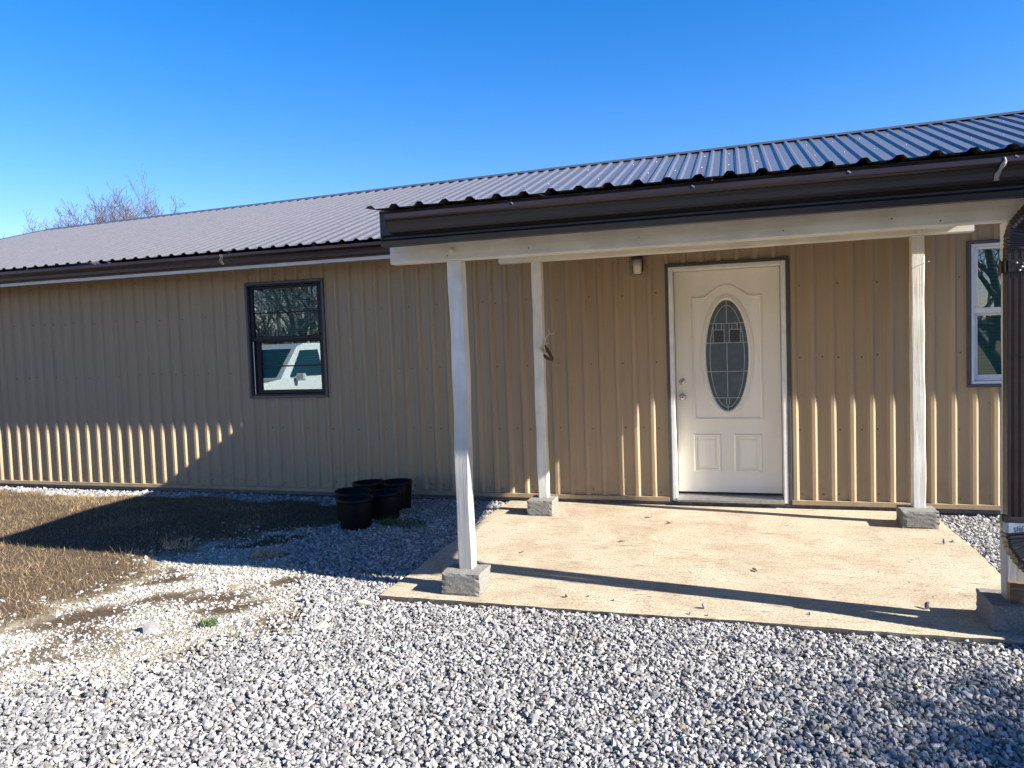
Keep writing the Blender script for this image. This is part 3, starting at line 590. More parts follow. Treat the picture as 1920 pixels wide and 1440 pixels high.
w2 = window(2.330, 3.280, 1.037, 2.218, M['vinyl'], (2.410,3.20,1.680,2.147), (2.416,3.195,1.136,1.615), .030)
w2['label'] = 'white framed window with closed blinds beside the right post'

# ---- door
door = bpy.data.objects.new('door', None); COL.objects.link(door); door.parent = house; door['label'] = 'cream entry door with tall oval leaded glass'
DZ, DH, DW, DY = .092, 2.03, .914, .135
m = MB(); m.box(-.068,-.040,-.024,.012,.034,2.188,.003); m.box(.954,.982,-.024,.012,.034,2.188,.003); m.box(-.0395,.9535,-.024,.012,2.158,2.188,.003); m.build('outer_trim', M['trim'], door)
m = MB(); m.box(-.0395,-.003,-.0215,.20,.040,2.1575,.004); m.box(.917,.9535,-.0215,.20,.040,2.1575,.004); m.box(-.0025,.9165,-.0215,.20,2.125,2.1575,.004)
m.box(-.0025,.012,.179,.199,.09,2.124); m.box(.902,.9165,.179,.199,.09,2.124); m.build('jamb', M['jamb'], door)
MB().prism_x([(-.050,.040),(-.052,.058),(-.030,.070),(.20,.084),(.20,.040)], -.0025, .9165).build('threshold', M['alu'], door)
# leaf with an oval hole
def leaf():
    m = MB(); x0, x1, z0, z1 = .002, .912, DZ+.006, DZ+DH; cx, cz, rx, rz = .457, 1.349, .205, .525; n = 64
    ov = [(cx+rx*math.cos(2*math.pi*k/n), cz+rz*math.sin(2*math.pi*k/n)) for k in range(n)]
    bd = []
    for k in range(n):
        c, s = math.cos(2*math.pi*k/n), math.sin(2*math.pi*k/n); tx = ((x1-cx)/c if c > 0 else (x0-cx)/c) if abs(c) > 1e-9 else 1e9; tz = ((z1-cz)/s if s > 0 else (z0-cz)/s) if abs(s) > 1e-9 else 1e9
        t = min(tx, tz); bd.append((cx+t*c, cz+t*s))
    def near(px, pz): return min(range(n), key=lambda k: (bd[k][0]-px)**2+(bd[k][1]-pz)**2)
    for px, pz in ((x0,z0),(x1,z0),(x1,z1),(x0,z1)): bd[near(px,pz)] = (px, pz)
    for yy in (DY, DY+.042):
        b = len(m.v); m.v += [(p[0], yy, p[1]) for p in ov]+[(p[0], yy, p[1]) for p in bd]
        m.f += [(b+k, b+(k+1)%n, b+n+(k+1)%n, b+n+k) for k in range(n)]
    m.f += [(n+k, n+(k+1)%n, 3*n+(k+1)%n, 3*n+k) for k in range(n)]+[(k, (k+1)%n, 2*n+(k+1)%n, 2*n+k) for k in range(n)]
    return m
leaf().build('leaf', M['doorpaint'], door)
def oval_ring(m, cx, cz, rxs, rzs, ysq, n=72):
    b = len(m.v); k = len(ysq)
    for i in range(n):
        w = 2*math.pi*i/n
        for a, c, y in zip(rxs, rzs, ysq): m.v.append((cx+a*math.cos(w), y, cz+c*math.sin(w)))
    for i in range(n):
        j = (i+1) % n
        for q in range(k-1): m.f.append((b+i*k+q, b+j*k+q, b+j*k+q+1, b+i*k+q+1))
CX, CZ = .457, 1.349
m = MB(); oval_ring(m, CX, CZ, [.234,.230,.222,.214,.206,.194,.184], [.548,.544,.536,.530,.522,.510,.500], [DY-.0005,DY-.010,DY-.012,DY-.006,DY-.016,DY-.012,DY+.012]); m.build('oval_frame', M['doorpaint'], door, True, fix=True)
m = MB(); n = 64; m.v = [(CX, DY+.014, CZ)]+[(CX+.19*math.cos(2*math.pi*k/n), DY+.014, CZ+.506*math.sin(2*math.pi*k/n)) for k in range(n)]; m.f = [(0, 1+k, 1+(k+1)%n) for k in range(n)]; m.build('glass', M['doorglass'], door, fix=False)
# lead came lines
m = MB(); yl = DY+.011; rl = .0032
def ell(z, rx, rz): return rx*math.sqrt(max(0, 1-((z-CZ)/rz)**2))
def hl(z, sc=1): w = ell(z, .185, .502)*sc; m.tube([(CX-w, yl, z), (CX+w, yl, z)], rl, 6)
for z in (CZ+.29, CZ+.115, CZ-.145, CZ-.385): hl(z)
m.tube([(CX,yl,CZ+.50),(CX,yl,CZ+.29)], rl, 6); m.tube([(CX,yl,CZ+.115),(CX,yl,CZ-.385)], rl, 6)
inn = [(CX+.150*math.sin(w)*(1 if abs(math.cos(w)) < .98 else .9), yl, CZ-.01+.462*math.cos(w)) for w in np.linspace(0, 2*math.pi, 49)]; m.tube(inn, rl, 6, False)
for xx in (-.023, .023): m.tube([(CX+xx,yl,CZ+.29),(CX+xx,yl,CZ+.115)], rl, 6)
for s in (-1, 1):
    m.tube([(CX+s*.118,yl,CZ+.285),(CX+s*.118,yl,CZ+.115)], rl, 6); m.tube([(CX+s*.023,yl,CZ+.233),(CX+s*.118,yl,CZ+.233)], rl, 6)
    for q in (.045, .092): m.tube([(CX+s*q,yl,CZ+.29),(CX+s*q,yl,CZ+.233)], rl, 6)
for xx in (-.014, .014): m.tube([(CX+xx,yl,CZ-.385),(CX+xx,yl,CZ-.445)], rl, 6)
m.tube([(CX,yl,CZ-.445),(CX,yl,CZ-.50)], rl, 6)
m.build('lead_came', M['lead'], door)
for s in (-1, 1):
    MB().box(*sorted((CX+s*.026, CX+s*.115)), DY+.0095, DY+.0125, CZ+.119, CZ+.230, .001).build('dark_pane', M['darkglass'], door)
    for q0, q1 in ((.026,.042),(.095,.116)): MB().box(*sorted((CX+s*q0, CX+s*q1)), DY+.0095, DY+.0125, CZ+.236, CZ+.287, .001).build('dark_pane', M['darkglass'], door)
# raised mouldings
def moulding(path, w, h, closed=False, name='moulding'):
    """raised bead of triangular section following an x-z path on the leaf"""
    m = MB(); P = [Vector((p[0], 0, p[1])) for p in path]; n = len(P); secs = []
    for i in range(n):
        a = P[(i-1) % n] if closed or i > 0 else P[i]; c = P[(i+1) % n] if closed or i < n-1 else P[i]
        d1 = (P[i]-a).normalized() if (P[i]-a).length > 0 else None; d2 = (c-P[i]).normalized() if (c-P[i]).length > 0 else None
        d = ((d1 or d2)+(d2 or d1)).normalized(); nn = Vector((-d.z, 0, d.x)); k = 1/max(.5, nn.dot(Vector((-(d1 or d2).z, 0, (d1 or d2).x))))
        secs.append([P[i]+nn*(o*w*k)+Vector((0, yy, 0)) for o, yy in ((-.5, DY+.0005), (-.32, DY-h*.55), (-.05, DY-h), (.2, DY-h*.5), (.36, DY-h*.75), (.5, DY+.0005))])
    for sct in secs: m.v += [tuple(q) for q in sct]
    for i in range(n if closed else n-1):
        j = (i+1) % n
        for q in range(5): m.f.append((i*6+q, j*6+q, j*6+q+1, i*6+q+1))
    if not closed: m.f += [tuple(range(6)), tuple((n-1)*6+q for q in range(6))]
    return m.build(name, M['doorpaint'], door, False)
sh = [(.165,.772),(.749,.772),(.749,1.845)]; arch = [(.690,1.872),(.655,1.874)]
for t in np.linspace(0, 1, 25):
    xx = .632-.350*t; arch.append((xx, 1.886+.092*math.sin(math.pi*t)**1.15))
arch += [(.259,1.874),(.224,1.872)]
moulding([(.749,1.868),(.749,.772),(.165,.772),(.165,1.868)], .028, .011)
moulding([(.763,1.874)]+arch+[(.151,1.874)], .034, .013)
for a, b in ((.162,.374),(.520,.732)): moulding([(a,.30),(b,.30),(b,.620),(a,.620)], .034, .010, True); MB().box(a+.034,b-.034,DY-.004,DY+.001,.334,.586,.003).build('raised_panel', M['doorpaint'], door)
def knob(z, prof, nm):
    k = MB().lathe(prof, (.058, DY, z), 24, 'y').build(nm, M['silver'], door, True)
    MB().lathe([(0,-.0005),(.0065,-.0005),(.0065,.002)], (.058, DY+prof[-1][1], z), 12, 'y').build('keyhole', M['hole'], door, fix=False)
knob(1.118, [(.031,.001),(.031,-.006),(.027,-.010),(.020,-.012),(.018,-.022),(0,-.023)], 'deadbolt')
knob(.978, [(.032,.001),(.032,-.005),(.014,-.010),(.012,-.030),(.024,-.036),(.028,-.048),(.025,-.058),(.014,-.063),(0,-.064)], 'door_knob')

# ------------------------------------------------------------------ porch
porch = empty('porch', (.3,-1.6,0), 'lean-to porch with white timber posts and dark metal roof', 'porch')
PL = Vector((.3,-1.6,0))
def pb(m, name, mt, parent=porch, smooth=False, fix=True):
    if parent is porch: m.v = [(a-.3, b+1.6, c) for a, b, c in m.v]
    return m.build(name, mt, parent, smooth, fix)
PX0, PX1 = -1.495, 2.33
PEY, PEZ, PRY, PRZ = -2.955, 2.312, -.42, 2.566
PSL = (PRZ-PEZ)/(PRY-PEY)
PR0 = -1.315-SP/2       # first panel edge
def panel(x0, x1, up):
    m = MB(); pr = rib_profile(x0, x1, -1.315); n = len(pr)
    rows = [(PEY-.005*math.sin(3), PEZ), (PEY+.35, PEZ+.35*PSL), (PRY, PRZ)]
    for yy, zz in rows:
        for x_, h_ in pr: m.v.append((x_, yy+(rs.uniform(-.006,.006) if yy < PEY+.1 else 0), zz+h_+up+(rs.uniform(-.002,.002) if yy < PEY+.1 else 0)))
    for r in range(2): m.f += [(r*n+i, r*n+i+1, (r+1)*n+i+1, (r+1)*n+i) for i in range(n-1)]
    return m
rs = random.Random(21); x = PX0; k = 0
while x < PX1-.01:
    xe = min(PR0+PW*(k+1), PX1); pb(panel(x, xe, .0012*(k % 2)), 'roof_panel', M['roof'], fix=False); x = xe; k += 1
def slope_board(x0, x1, y0, y1, zt0, zt1, h):
    m = MB(); m.add([(x0,y0,zt0-h),(x1,y0,zt0-h),(x1,y1,zt1-h),(x0,y1,zt1-h),(x0,y0,zt0),(x1,y0,zt0),(x1,y1,zt1),(x0,y1,zt1)], [(0,3,2,1),(4,5,6,7),(0,1,5,4),(1,2,6,5),(2,3,7,6),(3,0,4,7)]); return m
M['bounce_deck'] = mat('bounce_plywood', (.72, .62, .46), .8, var=.15, vscale=6, stretch=(4,1,1))
for x0_, x1_ in ((PX0+.06, -.24), (-.238, .98), (.982, 2.28)): pb(slope_board(x0_, x1_, -2.83, -.405, PEZ-.0065+PSL*.125, PRZ-.005, .011), 'bounce_sheet', M['bounce_deck'])  # unseen pale sheets added under the roof to bounce slab light onto the wall
# rafters (hidden from the front but carrying the roof)
for xr_ in (-1.45, -.85, -.24, .37, .98, 1.59, 2.20):
    pb(slope_board(xr_, xr_+.038, -2.82, -.40, PEZ-.018+PSL*(PEY+.16-PEY), PRZ-.018, .089), 'rafter', M['woody'])
# fascia trim with drip lip, gutter, beams
fp = [(-2.83,2.306),(-2.872,2.308),(-2.874,2.292),(-2.868,2.286),(-2.868,2.172),(-2.850,2.160),(-2.850,2.150),(-2.884,2.134),(-2.862,2.106),(-2.83,2.104)]
pb(MB().prism_x(fp, PX0+.045, PX1-.04), 'fascia_trim', M['fascia'])
for xx in (PX0+.040, PX1-.045):
    pb(slope_board(xx, xx+.012, -2.86, -.42, PEZ-.006+PSL*.09, PRZ-.004, .17), 'rake_board', M['fascia'])
gp = k_gutter(-2.8735, 2.272, .098, .100)
pb(MB().prism_x(gp, -1.372, 1.705), 'gutter', M['gutter']); 
gq = [(y-.0015, z+.001) for y, z in gp]; pb(MB().prism_x(gq, 1.69, 2.31), 'gutter', M['gutter'])
pb(MB().add([(-1.3735,y,z) for y, z in [(-2.8735,2.270),(-2.8735,2.175),(-2.925,2.175),(-2.933,2.19),(-2.936,2.213),(-2.945,2.233),(-2.964,2.243),(-2.973,2.248),(-2.973,2.252),(-2.962,2.272)]], [tuple(range(10))]), 'gutter_end_cap', M['gutter'], fix=False)
m = MB()
path = [(1.700,-2.966,2.270),(1.698,-2.9775,2.252),(1.690,-2.972,2.238),(1.685,-2.950,2.220),(1.676,-2.940,2.20),(1.672,-2.937,2.185)]
m.tube(path, [.003,.007,.010,.008,.012,.008], 7); m.tube([(1.664,-2.938,2.181),(1.684,-2.938,2.180)], .005, 6); pb(m, 'sealant', M['seal'], smooth=True)
for xx in (.33, 1.05, -.62, 1.74): pb(MB().tube([(xx,-2.962,2.2745),(xx+.012,-2.968,2.266)], .0045, 6), 'gutter_screw', M['alu'])
def warped(x0, x1, y0, y1, z0, z1, axis, amp, seed, nseg=26, bev=.006):
    """sawn timber: long box with soft arrises, slightly bowed and twisted"""
    rr = random.Random(seed); ph = [rr.uniform(0,6.28) for _ in range(8)]; m = MB(); prof = []
    lo = [x0,y0,z0]; hi = [x1,y1,z1]; a1, a2 = [q for q in range(3) if q != axis]
    def sec(t):
        L0 = hi[axis]-lo[axis]; s = lo[axis]+L0*t; o1 = amp*math.sin(2.2*math.pi*t+ph[0])+amp*.4*math.sin(7*t+ph[1]); o2 = amp*math.sin(1.7*math.pi*t+ph[2])+amp*.4*math.sin(8*t+ph[3])
        out = []
        for c1, c2 in ((0,0),(1,0),(1,1),(0,1)):
            j = amp*.7*math.sin(23*t*L0/2+ph[4+(c1+2*c2)])
            d1 = bev*(1-2*c1); d2 = bev*(1-2*c2); b1 = (lo,hi)[c1][a1]+o1+j*(1-2*c1); b2 = (lo,hi)[c2][a2]+o2+j*.6
            pts = [(b1+d1, b2), (b1, b2+d2)]
            if (c1 == c2): pts = pts[::-1]
            for p_ in pts: q = [0,0,0]; q[axis] = s; q[a1] = p_[0]; q[a2] = p_[1]; out.append(tuple(q))
        return out
    for i in range(nseg+1): m.v += sec(i/nseg)
    for i in range(nseg):
        for k in range(8): m.f.append((i*8+k, i*8+(k+1)%8, (i+1)*8+(k+1)%8, (i+1)*8+k))
    m.f += [tuple(range(8)), tuple(nseg*8+k for k in range(8))]; return m
pb(warped(-1.51, 2.26, -2.628, -2.540, 2.030, 2.170, 0, .0015, 4, 40), 'front_beam', M['woodx'])
pb(warped(-1.475, 2.250, -.505, -.417, 2.236, 2.376, 0, .0015, 6, 40), 'rear_beam', M['woodx'])
FB, BH = -2.605, .132
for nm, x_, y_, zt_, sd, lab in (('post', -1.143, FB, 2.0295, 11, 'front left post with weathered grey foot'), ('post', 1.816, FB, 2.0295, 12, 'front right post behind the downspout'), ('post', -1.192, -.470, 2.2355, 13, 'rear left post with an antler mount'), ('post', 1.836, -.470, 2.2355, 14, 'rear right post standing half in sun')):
    o = pb(warped(x_, x_+.089, y_, y_+.089, BH+.001, zt_, 2, .0028, sd), nm, M['woodworn_dimmed' if sd in (11, 12) else 'woodz']); o['label'] = lab
for xx, yy, zz in ((-1.10,-2.6295,2.088),(1.88,-2.6295,2.085),(-1.10,-.5065,2.27),(1.88,-.5065,2.27)): pb(MB().lathe([(0,-.009),(.012,-.008),(.019,-.003),(.020,.002)], (xx,yy,zz), 16, 'y'), 'bolt_head', M['woodx'], smooth=True)
rs = random.Random(4)
for xx in (-.62,-1.13,.02,.78,1.52,1.30): pb(MB().lathe([(0,-.0012),(.004,-.001),(.004,.001)], (xx,-2.6292,2.07+rs.uniform(-.02,.06)), 8, 'y'), 'nail_hole', M['hole'])
# downspout on the right front post
def dspout(x0, x1, y0, y1, z0, z1):
    m = MB(); pr = []
    n = 6
    for k in range(n+1):
        t = k/n; xx = x0+(x1-x0)*t
        if k < n: pr += [(xx+.002, y0+(.005 if k % 2 else 0)), (xx+(x1-x0)/n-.002, y0+(.005 if k % 2 else 0))]
    pr += [(x1, y0+.004), (x1, y1), (x0, y1), (x0, y0+.004)]; N_ = len(pr); m.v = [(x, y, z) for z in (z0, z1) for x, y in pr]
    m.f = [(i, (i+1) % N_, N_+(i+1) % N_, N_+i) for i in range(N_)]; return m
ds = pb(dspout(1.797, 1.882, -2.683, -2.6125, .50, 1.90), 'downspout', M['gutter'])
def accordion(path, w, d, pitch, amp):
    """rectangular flexible pipe with ribs"""
    P = [Vector(p) for p in path]; L_ = [0]
    for a, b in zip(P[:-1], P[1:]): L_.append(L_[-1]+(b-a).length)
    tot = L_[-1]; n = int(tot/pitch*4); m = MB()
    for i in range(n+1):
        s = tot*i/n; k = max(j for j in range(len(L_)) if L_[j] <= s+1e-9); k = min(k, len(P)-2); t = (s-L_[k])/(L_[k+1]-L_[k]); c = P[k].lerp(P[k+1], t)
        T = (P[min(k+2, len(P)-1)]-P[max(k-1, 0)]).normalized(); X_ = Vector((1,0,0)); X_ = (X_-T*X_.dot(T)).normalized(); Y_ = T.cross(X_)
        q = 1+amp*(1 if i % 4 in (1,2) else -1)*.5
        for u, v in ((-1,-.7),(-.8,-1),(.8,-1),(1,-.7),(1,.7),(.8,1),(-.8,1),(-1,.7)):
            p = c+X_*(u*w/2*q)+Y_*(v*d/2*q); m.v.append(tuple(p))
    for i in range(n):
        for k in range(8): m.f.append((i*8+k, i*8+(k+1)%8, (i+1)*8+(k+1)%8, (i+1)*8+k))
    m.f += [tuple(range(8)), tuple(n*8+k for k in range(8))]; return m
pb(accordion([(1.842,-2.648,1.885),(1.842,-2.650,1.95),(1.852,-2.660,1.99),(1.885,-2.705,2.045),(1.93,-2.775,2.10),(1.965,-2.865,2.145),(1.975,-2.910,2.18)], .090, .074, .018, .045), 'elbow', M['gutter'])
m = MB(); m.box(1.783, 1.90, -2.690, -2.6835, 1.775, 1.835, .002); m.box(1.789, 1.796, -2.690, -2.606, 1.775, 1.835)
m.add([(1.796,-2.6075,1.848),(1.805,-2.6075,1.80),(1.796,-2.6075,1.762),(1.806,-2.6075,1.775),(1.816,-2.609,1.795),(1.816,-2.609,1.815),(1.806,-2.6075,1.838)], [(0,1,2,3,4,5,6)])
for a, b in ((1.783,1.765),(1.783,1.845)): pass
m.add([(1.784,-2.640,1.775),(1.784,-2.600,1.758),(1.784,-2.592,1.805),(1.784,-2.600,1.852),(1.784,-2.640,1.835)], [(0,1,2,3,4)]); pb(m, 'strap', M['gutter'], fix=False)
for xx, zz in ((1.832,1.818),(1.862,1.815),(1.855,1.798),(1.845,1.782)): pb(MB().lathe([(0,-.006),(.004,-.005),(.006,0)], (xx,-2.6905,zz), 8, 'y'), 'strap_screw', M['alu'], smooth=True)
pb(accordion([(1.843,-2.652,.575),(1.843,-2.655,.535),(1.843,-2.656,.50)], .118, .100, .05, .03), 'adapter', M['flex'])
tp = pb(accordion([(1.843,-2.655,.548),(1.843,-2.657,.498)], .123, .105, .2, .0), 'tape_wrap', M['tape'])
pb(accordion([(1.843,-2.657,.502),(1.845,-2.660,.47),(1.852,-2.668,.43),(1.88,-2.69,.38),(1.93,-2.715,.33),(2.0,-2.74,.29),(2.10,-2.76,.27),(2.3,-2.78,.26)], .116, .105, .020, .075), 'flexible_pipe', M['flex'])
pb(MB().tube([(1.782,-2.64,.575),(1.779,-2.65,.55),(1.783,-2.66,.50)], [.006,.012,.005], 6), 'foam_scrap', M['foam'], smooth=True)
fc = bpy.data.curves.new('print', 'FONT'); fc.body = 'FR'; fc.size = .042; fc.extrude = .0004
fo = bpy.data.objects.new('tape_print', fc); COL.objects.link(fo); bpy.context.view_layer.update()
me = bpy.data.meshes.new_from_object(fo.evaluated_get(bpy.context.evaluated_depsgraph_get())); COL.objects.unlink(fo); bpy.data.objects.remove(fo)
me.materials.clear(); me.materials.append(M['tapeink']); o = link('tape_print', me, porch); o.rotation_euler = (R(90),0,0); o.location = (1.825-.3, -2.7105+1.6, .508)
MB_ = warped(1.817, 1.95, -2.652, -2.6085, .1335, .232, 0, .001, 31, 6, .004); pb(MB_, 'cedar_offcut', M['cedar'])
# thin wire with a bright end on the rear right post
pb(MB().tube([(1.832,-.476,1.985),(1.87,-.490,2.005),(1.925,-.495,2.025),(1.948,-.495,2.034)], .0018, 5), 'wire', M['wire']); pb(MB().tube([(1.944,-.495,2.031),(1.953,-.495,2.036)], .005, 6), 'wire_clip', M['vinyl'])

# concrete blocks under the posts
def block(x0, x1, y0, y1, z1, label, seed):
    c = Vector(((x0+x1)/2, (y0+y1)/2, 0)); rr = random.Random(seed); m = MB(); n = 7
    import bmesh
    bm = bmesh.new(); bmesh.ops.create_cube(bm, size=1); bmesh.ops.subdivide_edges(bm, edges=bm.edges[:], cuts=n, use_grid_fill=True)
    for v in bm.verts:
        e = [abs(abs(q)-.5) < 1e-4 for q in v.co]; k = sum(e); j = .0012 if k == 1 else .0045
        v.co.x = v.co.x*(x1-x0)+rr.uniform(-1,1)*j-(math.copysign(.004, v.co.x) if k > 1 else 0); v.co.y = v.co.y*(y1-y0)+rr.uniform(-1,1)*j-(math.copysign(.004, v.co.y) if k > 1 else 0); top = v.co.z > .49
        v.co.z = (v.co.z+.5)*(z1+.004)-.003+(rr.uniform(-.0025,.0005) if top else 0)
    me = bpy.data.meshes.new('concrete_block'); bm.to_mesh(me); bm.free(); me.materials.append(M['block'])
    o = link('concrete_block', me); o.location = c; return tag(o, label, 'concrete block', 'concrete blocks under the porch posts')
block(-1.222, -.972, -2.714, -2.490, BH, 'sunlit grey concrete block under the front left post', 1)
block(1.725, 2.125, -2.705, -2.430, BH, 'dark shaded concrete block under the post with the downspout', 2)
block(-1.262, -1.030, -.612, -.360, BH, 'small concrete block under the rear post nearest the black pots', 3)
block(1.730, 1.990, -.612, -.370, BH, 'concrete block under the rear post nearest the white window', 4)

# ------------------------------------------------------------------ small things
lamp = empty('wall_lamp', (-.30,0,2.114), 'black wall lamp with white jar shade left of the door', 'lamp')
MB().box(-.083,.083,-.034,.0,-.02,.16,.006).build('mount_block', M['lampbox'], lamp)
MB().box(-.050,.045,-.050,-.0345,.015,.155,.003).build('back_plate', M['lampmetal'], lamp)
MB().lathe([(.0,.165),(.050,.163),(.054,.125),(.048,.118),(0,.118)], (0,-.105,0), 24).build('cap', M['lampmetal'], lamp, True)
MB().tube([(0,-.05,.145),(0,-.11,.150)], .012, 8).build('arm', M['lampmetal'], lamp)
MB().lathe([(0,-.002),(.026,-.002),(.034,.006),(.038,.05),(.041,.1175),(0,.1175)], (0,-.105,0), 24).build('jar', M['jar'], lamp, True)

ant = empty('antler_mount', (-1.093,-.44,1.35), 'small deer antlers and skull hung on the rear left post', 'antlers')
def az(px, pz, y=0.): return ((px-330)/3500, y, (1180-pz)/3420)
def horn(pts, r0, r1):
    n = len(pts); return MB().tube(pts, [1.55*(r0+(r1-r0)*i/(n-1)) for i in range(n)], 7).build('antler', M['bone'], ant, True)
horn([az(345,820,-.035),az(330,640,-.05),az(345,545,-.06),az(450,430,-.07),az(560,320,-.075),az(530,240,-.08),az(535,175,-.08)], .0062, .0022)
horn([az(555,325,-.075),az(630,355,-.08),az(690,350,-.085),az(715,295,-.09)], .005, .002)
horn([az(405,640,-.05),az(400,560,-.06),az(420,480,-.066)], .003, .004)
horn([az(290,860,-.03),az(220,760,-.055),az(300,700,-.065),az(400,650,-.075),az(470,625,-.08),az(530,605,-.085)], .0065, .002)
MB().tube([az(310,850,-.03),az(360,900,-.035),az(430,960,-.03),az(480,990,-.025)], [.010,.015,.011,.004], 8).build('skull', M['bone'], ant, True)
MB().tube([az(350,680,-.02),az(400,780,-.022),az(470,900,-.022),az(540,1030,-.02),az(580,1110,-.018),az(560,1190,-.016)], [.006,.016,.018,.015,.010,.003], 8).build('hide', M['feather'], ant, True)
MB().tube([az(310,950,-.015),az(360,1030,-.018),az(450,1100,-.018),az(530,1130,-.018)], [.012,.016,.012,.006], 8).build('hide', M['feather'], ant, True)

def pot(x, y, r, h, tilt, az_, label):
    p = empty('plant_pot', (x,y,-.055), label, 'plant pot', 'black nursery pots by the wall'); p.rotation_euler = (tilt*math.cos(az_), tilt*math.sin(az_), az_)
    MB().lathe([(0,.004),(r*.80,.004),(r*.81,.012),(r*.955,h*.90),(r*.955,h*.965),(r*.925,h*.965),(r*.78,.018),(0,.018)], (0,0,0), 40).build('body', M['pot'], p, True)
    MB().lathe([(r*.957,h*.90),(r*.985,h*.905),(r*1.0,h*.94),(r*1.0,h*.99),(r*.985,h),(r*.93,h),(r*.925,h*.97)], (0,0,0), 40).build('rim', M['pot'], p, True); return p
pot(-2.665,-1.13,.158,.285,.0,0,'black plastic nursery pot nearest the viewer')
pot(-2.86,-.83,.165,.285,.05,.6,'black nursery pot half hidden behind the nearest pot')
pot(-2.545,-.80,.150,.275,.0,1,'black nursery pot in the middle of the cluster')
pot(-2.87,-.48,.160,.30,.03,2,'black nursery pot at the back nearest the wall')
pot(-2.61,-.42,.155,.30,.0,3,'rightmost black nursery pot of the cluster')
pot(2.62,-2.86,.22,.44,.0,1,'large black pot added out of view to shade the right front block')  # unseen pot, added only to throw shade on the right front block

def rock(name, x, y, r, col, label, cat, group=None, flat=.6, z=None, seed=0, stretch=(1,1)):
    global rng
    v, f, c = stones(np.zeros((1,3)), np.array([r]), np.array([col]), flat, .22); v[:,0] *= stretch[0]; v[:,1] *= stretch[1]; v[:,2] -= v[:,2].min()+r*.12
    o = link(name, fast_mesh(name, v, f, M['gravel'], c)); zz = 0 if z is None else z; o.location = (x, y, zz); return tag(o, label, cat, group)
for (x, y, r, t, lab) in [(-.461,-2.62,.017,.35,'dark grey pebble on the slab right of the front left block'), (-.336,-2.586,.010,.3,'smallest dark pebble on the slab near the front left post'), (-.175,-2.62,.015,.6,'lone white pebble on the front of the slab'),
    (.332,-2.652,.020,.4,'speckled pebble in the middle of the front of the slab'), (.26,-2.755,.011,.3,'small dark pebble at the front lip of the slab, left of its pair'), (.356,-2.755,.011,.34,'small dark pebble at the front lip of the slab, right of its pair'),
    (.885,-2.641,.017,.55,'pale pebble on the slab between front lip and shadow strip'), (1.496,-2.421,.024,.25,'dark pebble beside the shadow of the right block'), (1.913,-1.034,.020,.45,'grey pebble near the right edge of the slab'), (1.99,-.965,.020,.35,'darker grey pebble at the right edge of the slab')]:
    rock('pebble', x, y, r*.85, (t*.5,t*.5,t*.51), lab, 'pebble', 'loose pebbles on the slab')
for (x, y, r, c, lab, st) in [(-1.80,-2.86,.042,(.34,.27,.21),'brown rock with a flat side in the gravel left of the slab',(1.2,.9)), (-1.64,-2.93,.040,(.50,.44,.34),'cream rock half sunk in the gravel near the slab corner',(1.3,.9)), (-1.50,-2.95,.036,(.45,.40,.32),'small tan rock just in front of the slab corner',(1.1,.9)),
    (-1.72,-3.28,.045,(.52,.46,.34),'flat cream rock alone in the gravel',(1.4,.9)), (-.83,-3.02,.034,(.48,.42,.30),'small cream rock in the gravel in front of the left block',(1.2,.9)), (-2.66,-2.80,.040,(.30,.22,.14),'flat brown stone lying among the limestone chips',(2.0,.7)), (-2.62,-3.55,.05,(.20,.195,.19),'largest grey stone at the edge of the limestone patch',(1.1,.9))]:
    rock('rock', x, y, r, c, lab, 'rock', 'larger stones in the yard', .5, -.045, 0, st)
MB().add([(-.022,-.012,0),(.020,-.014,.004),(.024,.010,.012),(-.018,.014,.008),(-.020,-.012,.006),(.020,-.012,.010),(.023,.012,.016),(-.016,.015,.013)], [(0,3,2,1),(4,5,6,7),(0,1,5,4),(1,2,6,5),(2,3,7,6),(3,0,4,7)]).build('red_scrap', M['red']).location = (2.13,-1.55,-.03)
tag(bpy.data.objects['red_scrap'], 'bright red plastic scrap in the gravel beside the slab', 'litter')
for (x, y, a, s, lab) in [(-.313,-1.344,.3,.020,'dark curled leaf lying mid slab'),(-.98,-1.75,1.2,.016,'small brown leaf on the slab behind the front left post'),(.62,-1.9,2.0,.022,'brown leaf on the slab in front of the door'),(-.2,-.55,.5,.024,'dry leaf litter near the wall left of the door'),(-.02,-.72,2.6,.02,'curled leaf on the slab near the door sill')]:
    m = MB(); m.add([(-1.6*s,0,.004),(-.5*s,.6*s,.010),(.8*s,.45*s,.004),(1.6*s,0,.011),(.7*s,-.5*s,.012),(-.6*s,-.55*s,.005),(0,0,.002)], [(0,6,1),(1,6,2),(2,6,3),(3,6,4),(4,6,5),(5,6,0)])
    o = m.build('leaf', M['leafdry'], fix=False); o.location = (x,y,.0015); o.rotation_euler = (0,0,a); tag(o, lab, 'leaf', 'fallen leaves on the slab')
n = 260; X = rng.uniform(SX0+.05, SX1-.05, n); Y = rng.uniform(SYF+.05, -.08, n); a = rng.uniform(0, 6.283, n); L_ = rng.uniform(.008,.06,n)*np.where(rng.random(n) < .75, .6, 1.3); d = np.stack([np.cos(a), np.sin(a), 0*a], -1); q = np.stack([-np.sin(a), np.cos(a), 0*a], -1)*rng.uniform(.0006,.0018,n)[:,None]
P = np.stack([X, Y, np.full(n, .0018)], -1); b = d*L_[:,None]; mid = b*.5+q*6*rng.normal(0,1,(n,1)); mid[:,2] += .003
v = np.stack([P-q, P+q, P+mid+q, P+mid-q, P+b+q, P+b-q], 1).reshape(-1,3); k = 6*np.arange(n)[:,None]; f = np.concatenate([k+np.array([[0,1,2,3]]), k+np.array([[3,2,4,5]])])
c = np.repeat(np.array([(.07,.05,.035),(.12,.085,.05),(.20,.15,.09)])[rng.choice(3,n,p=[.5,.3,.2])], 6, 0)
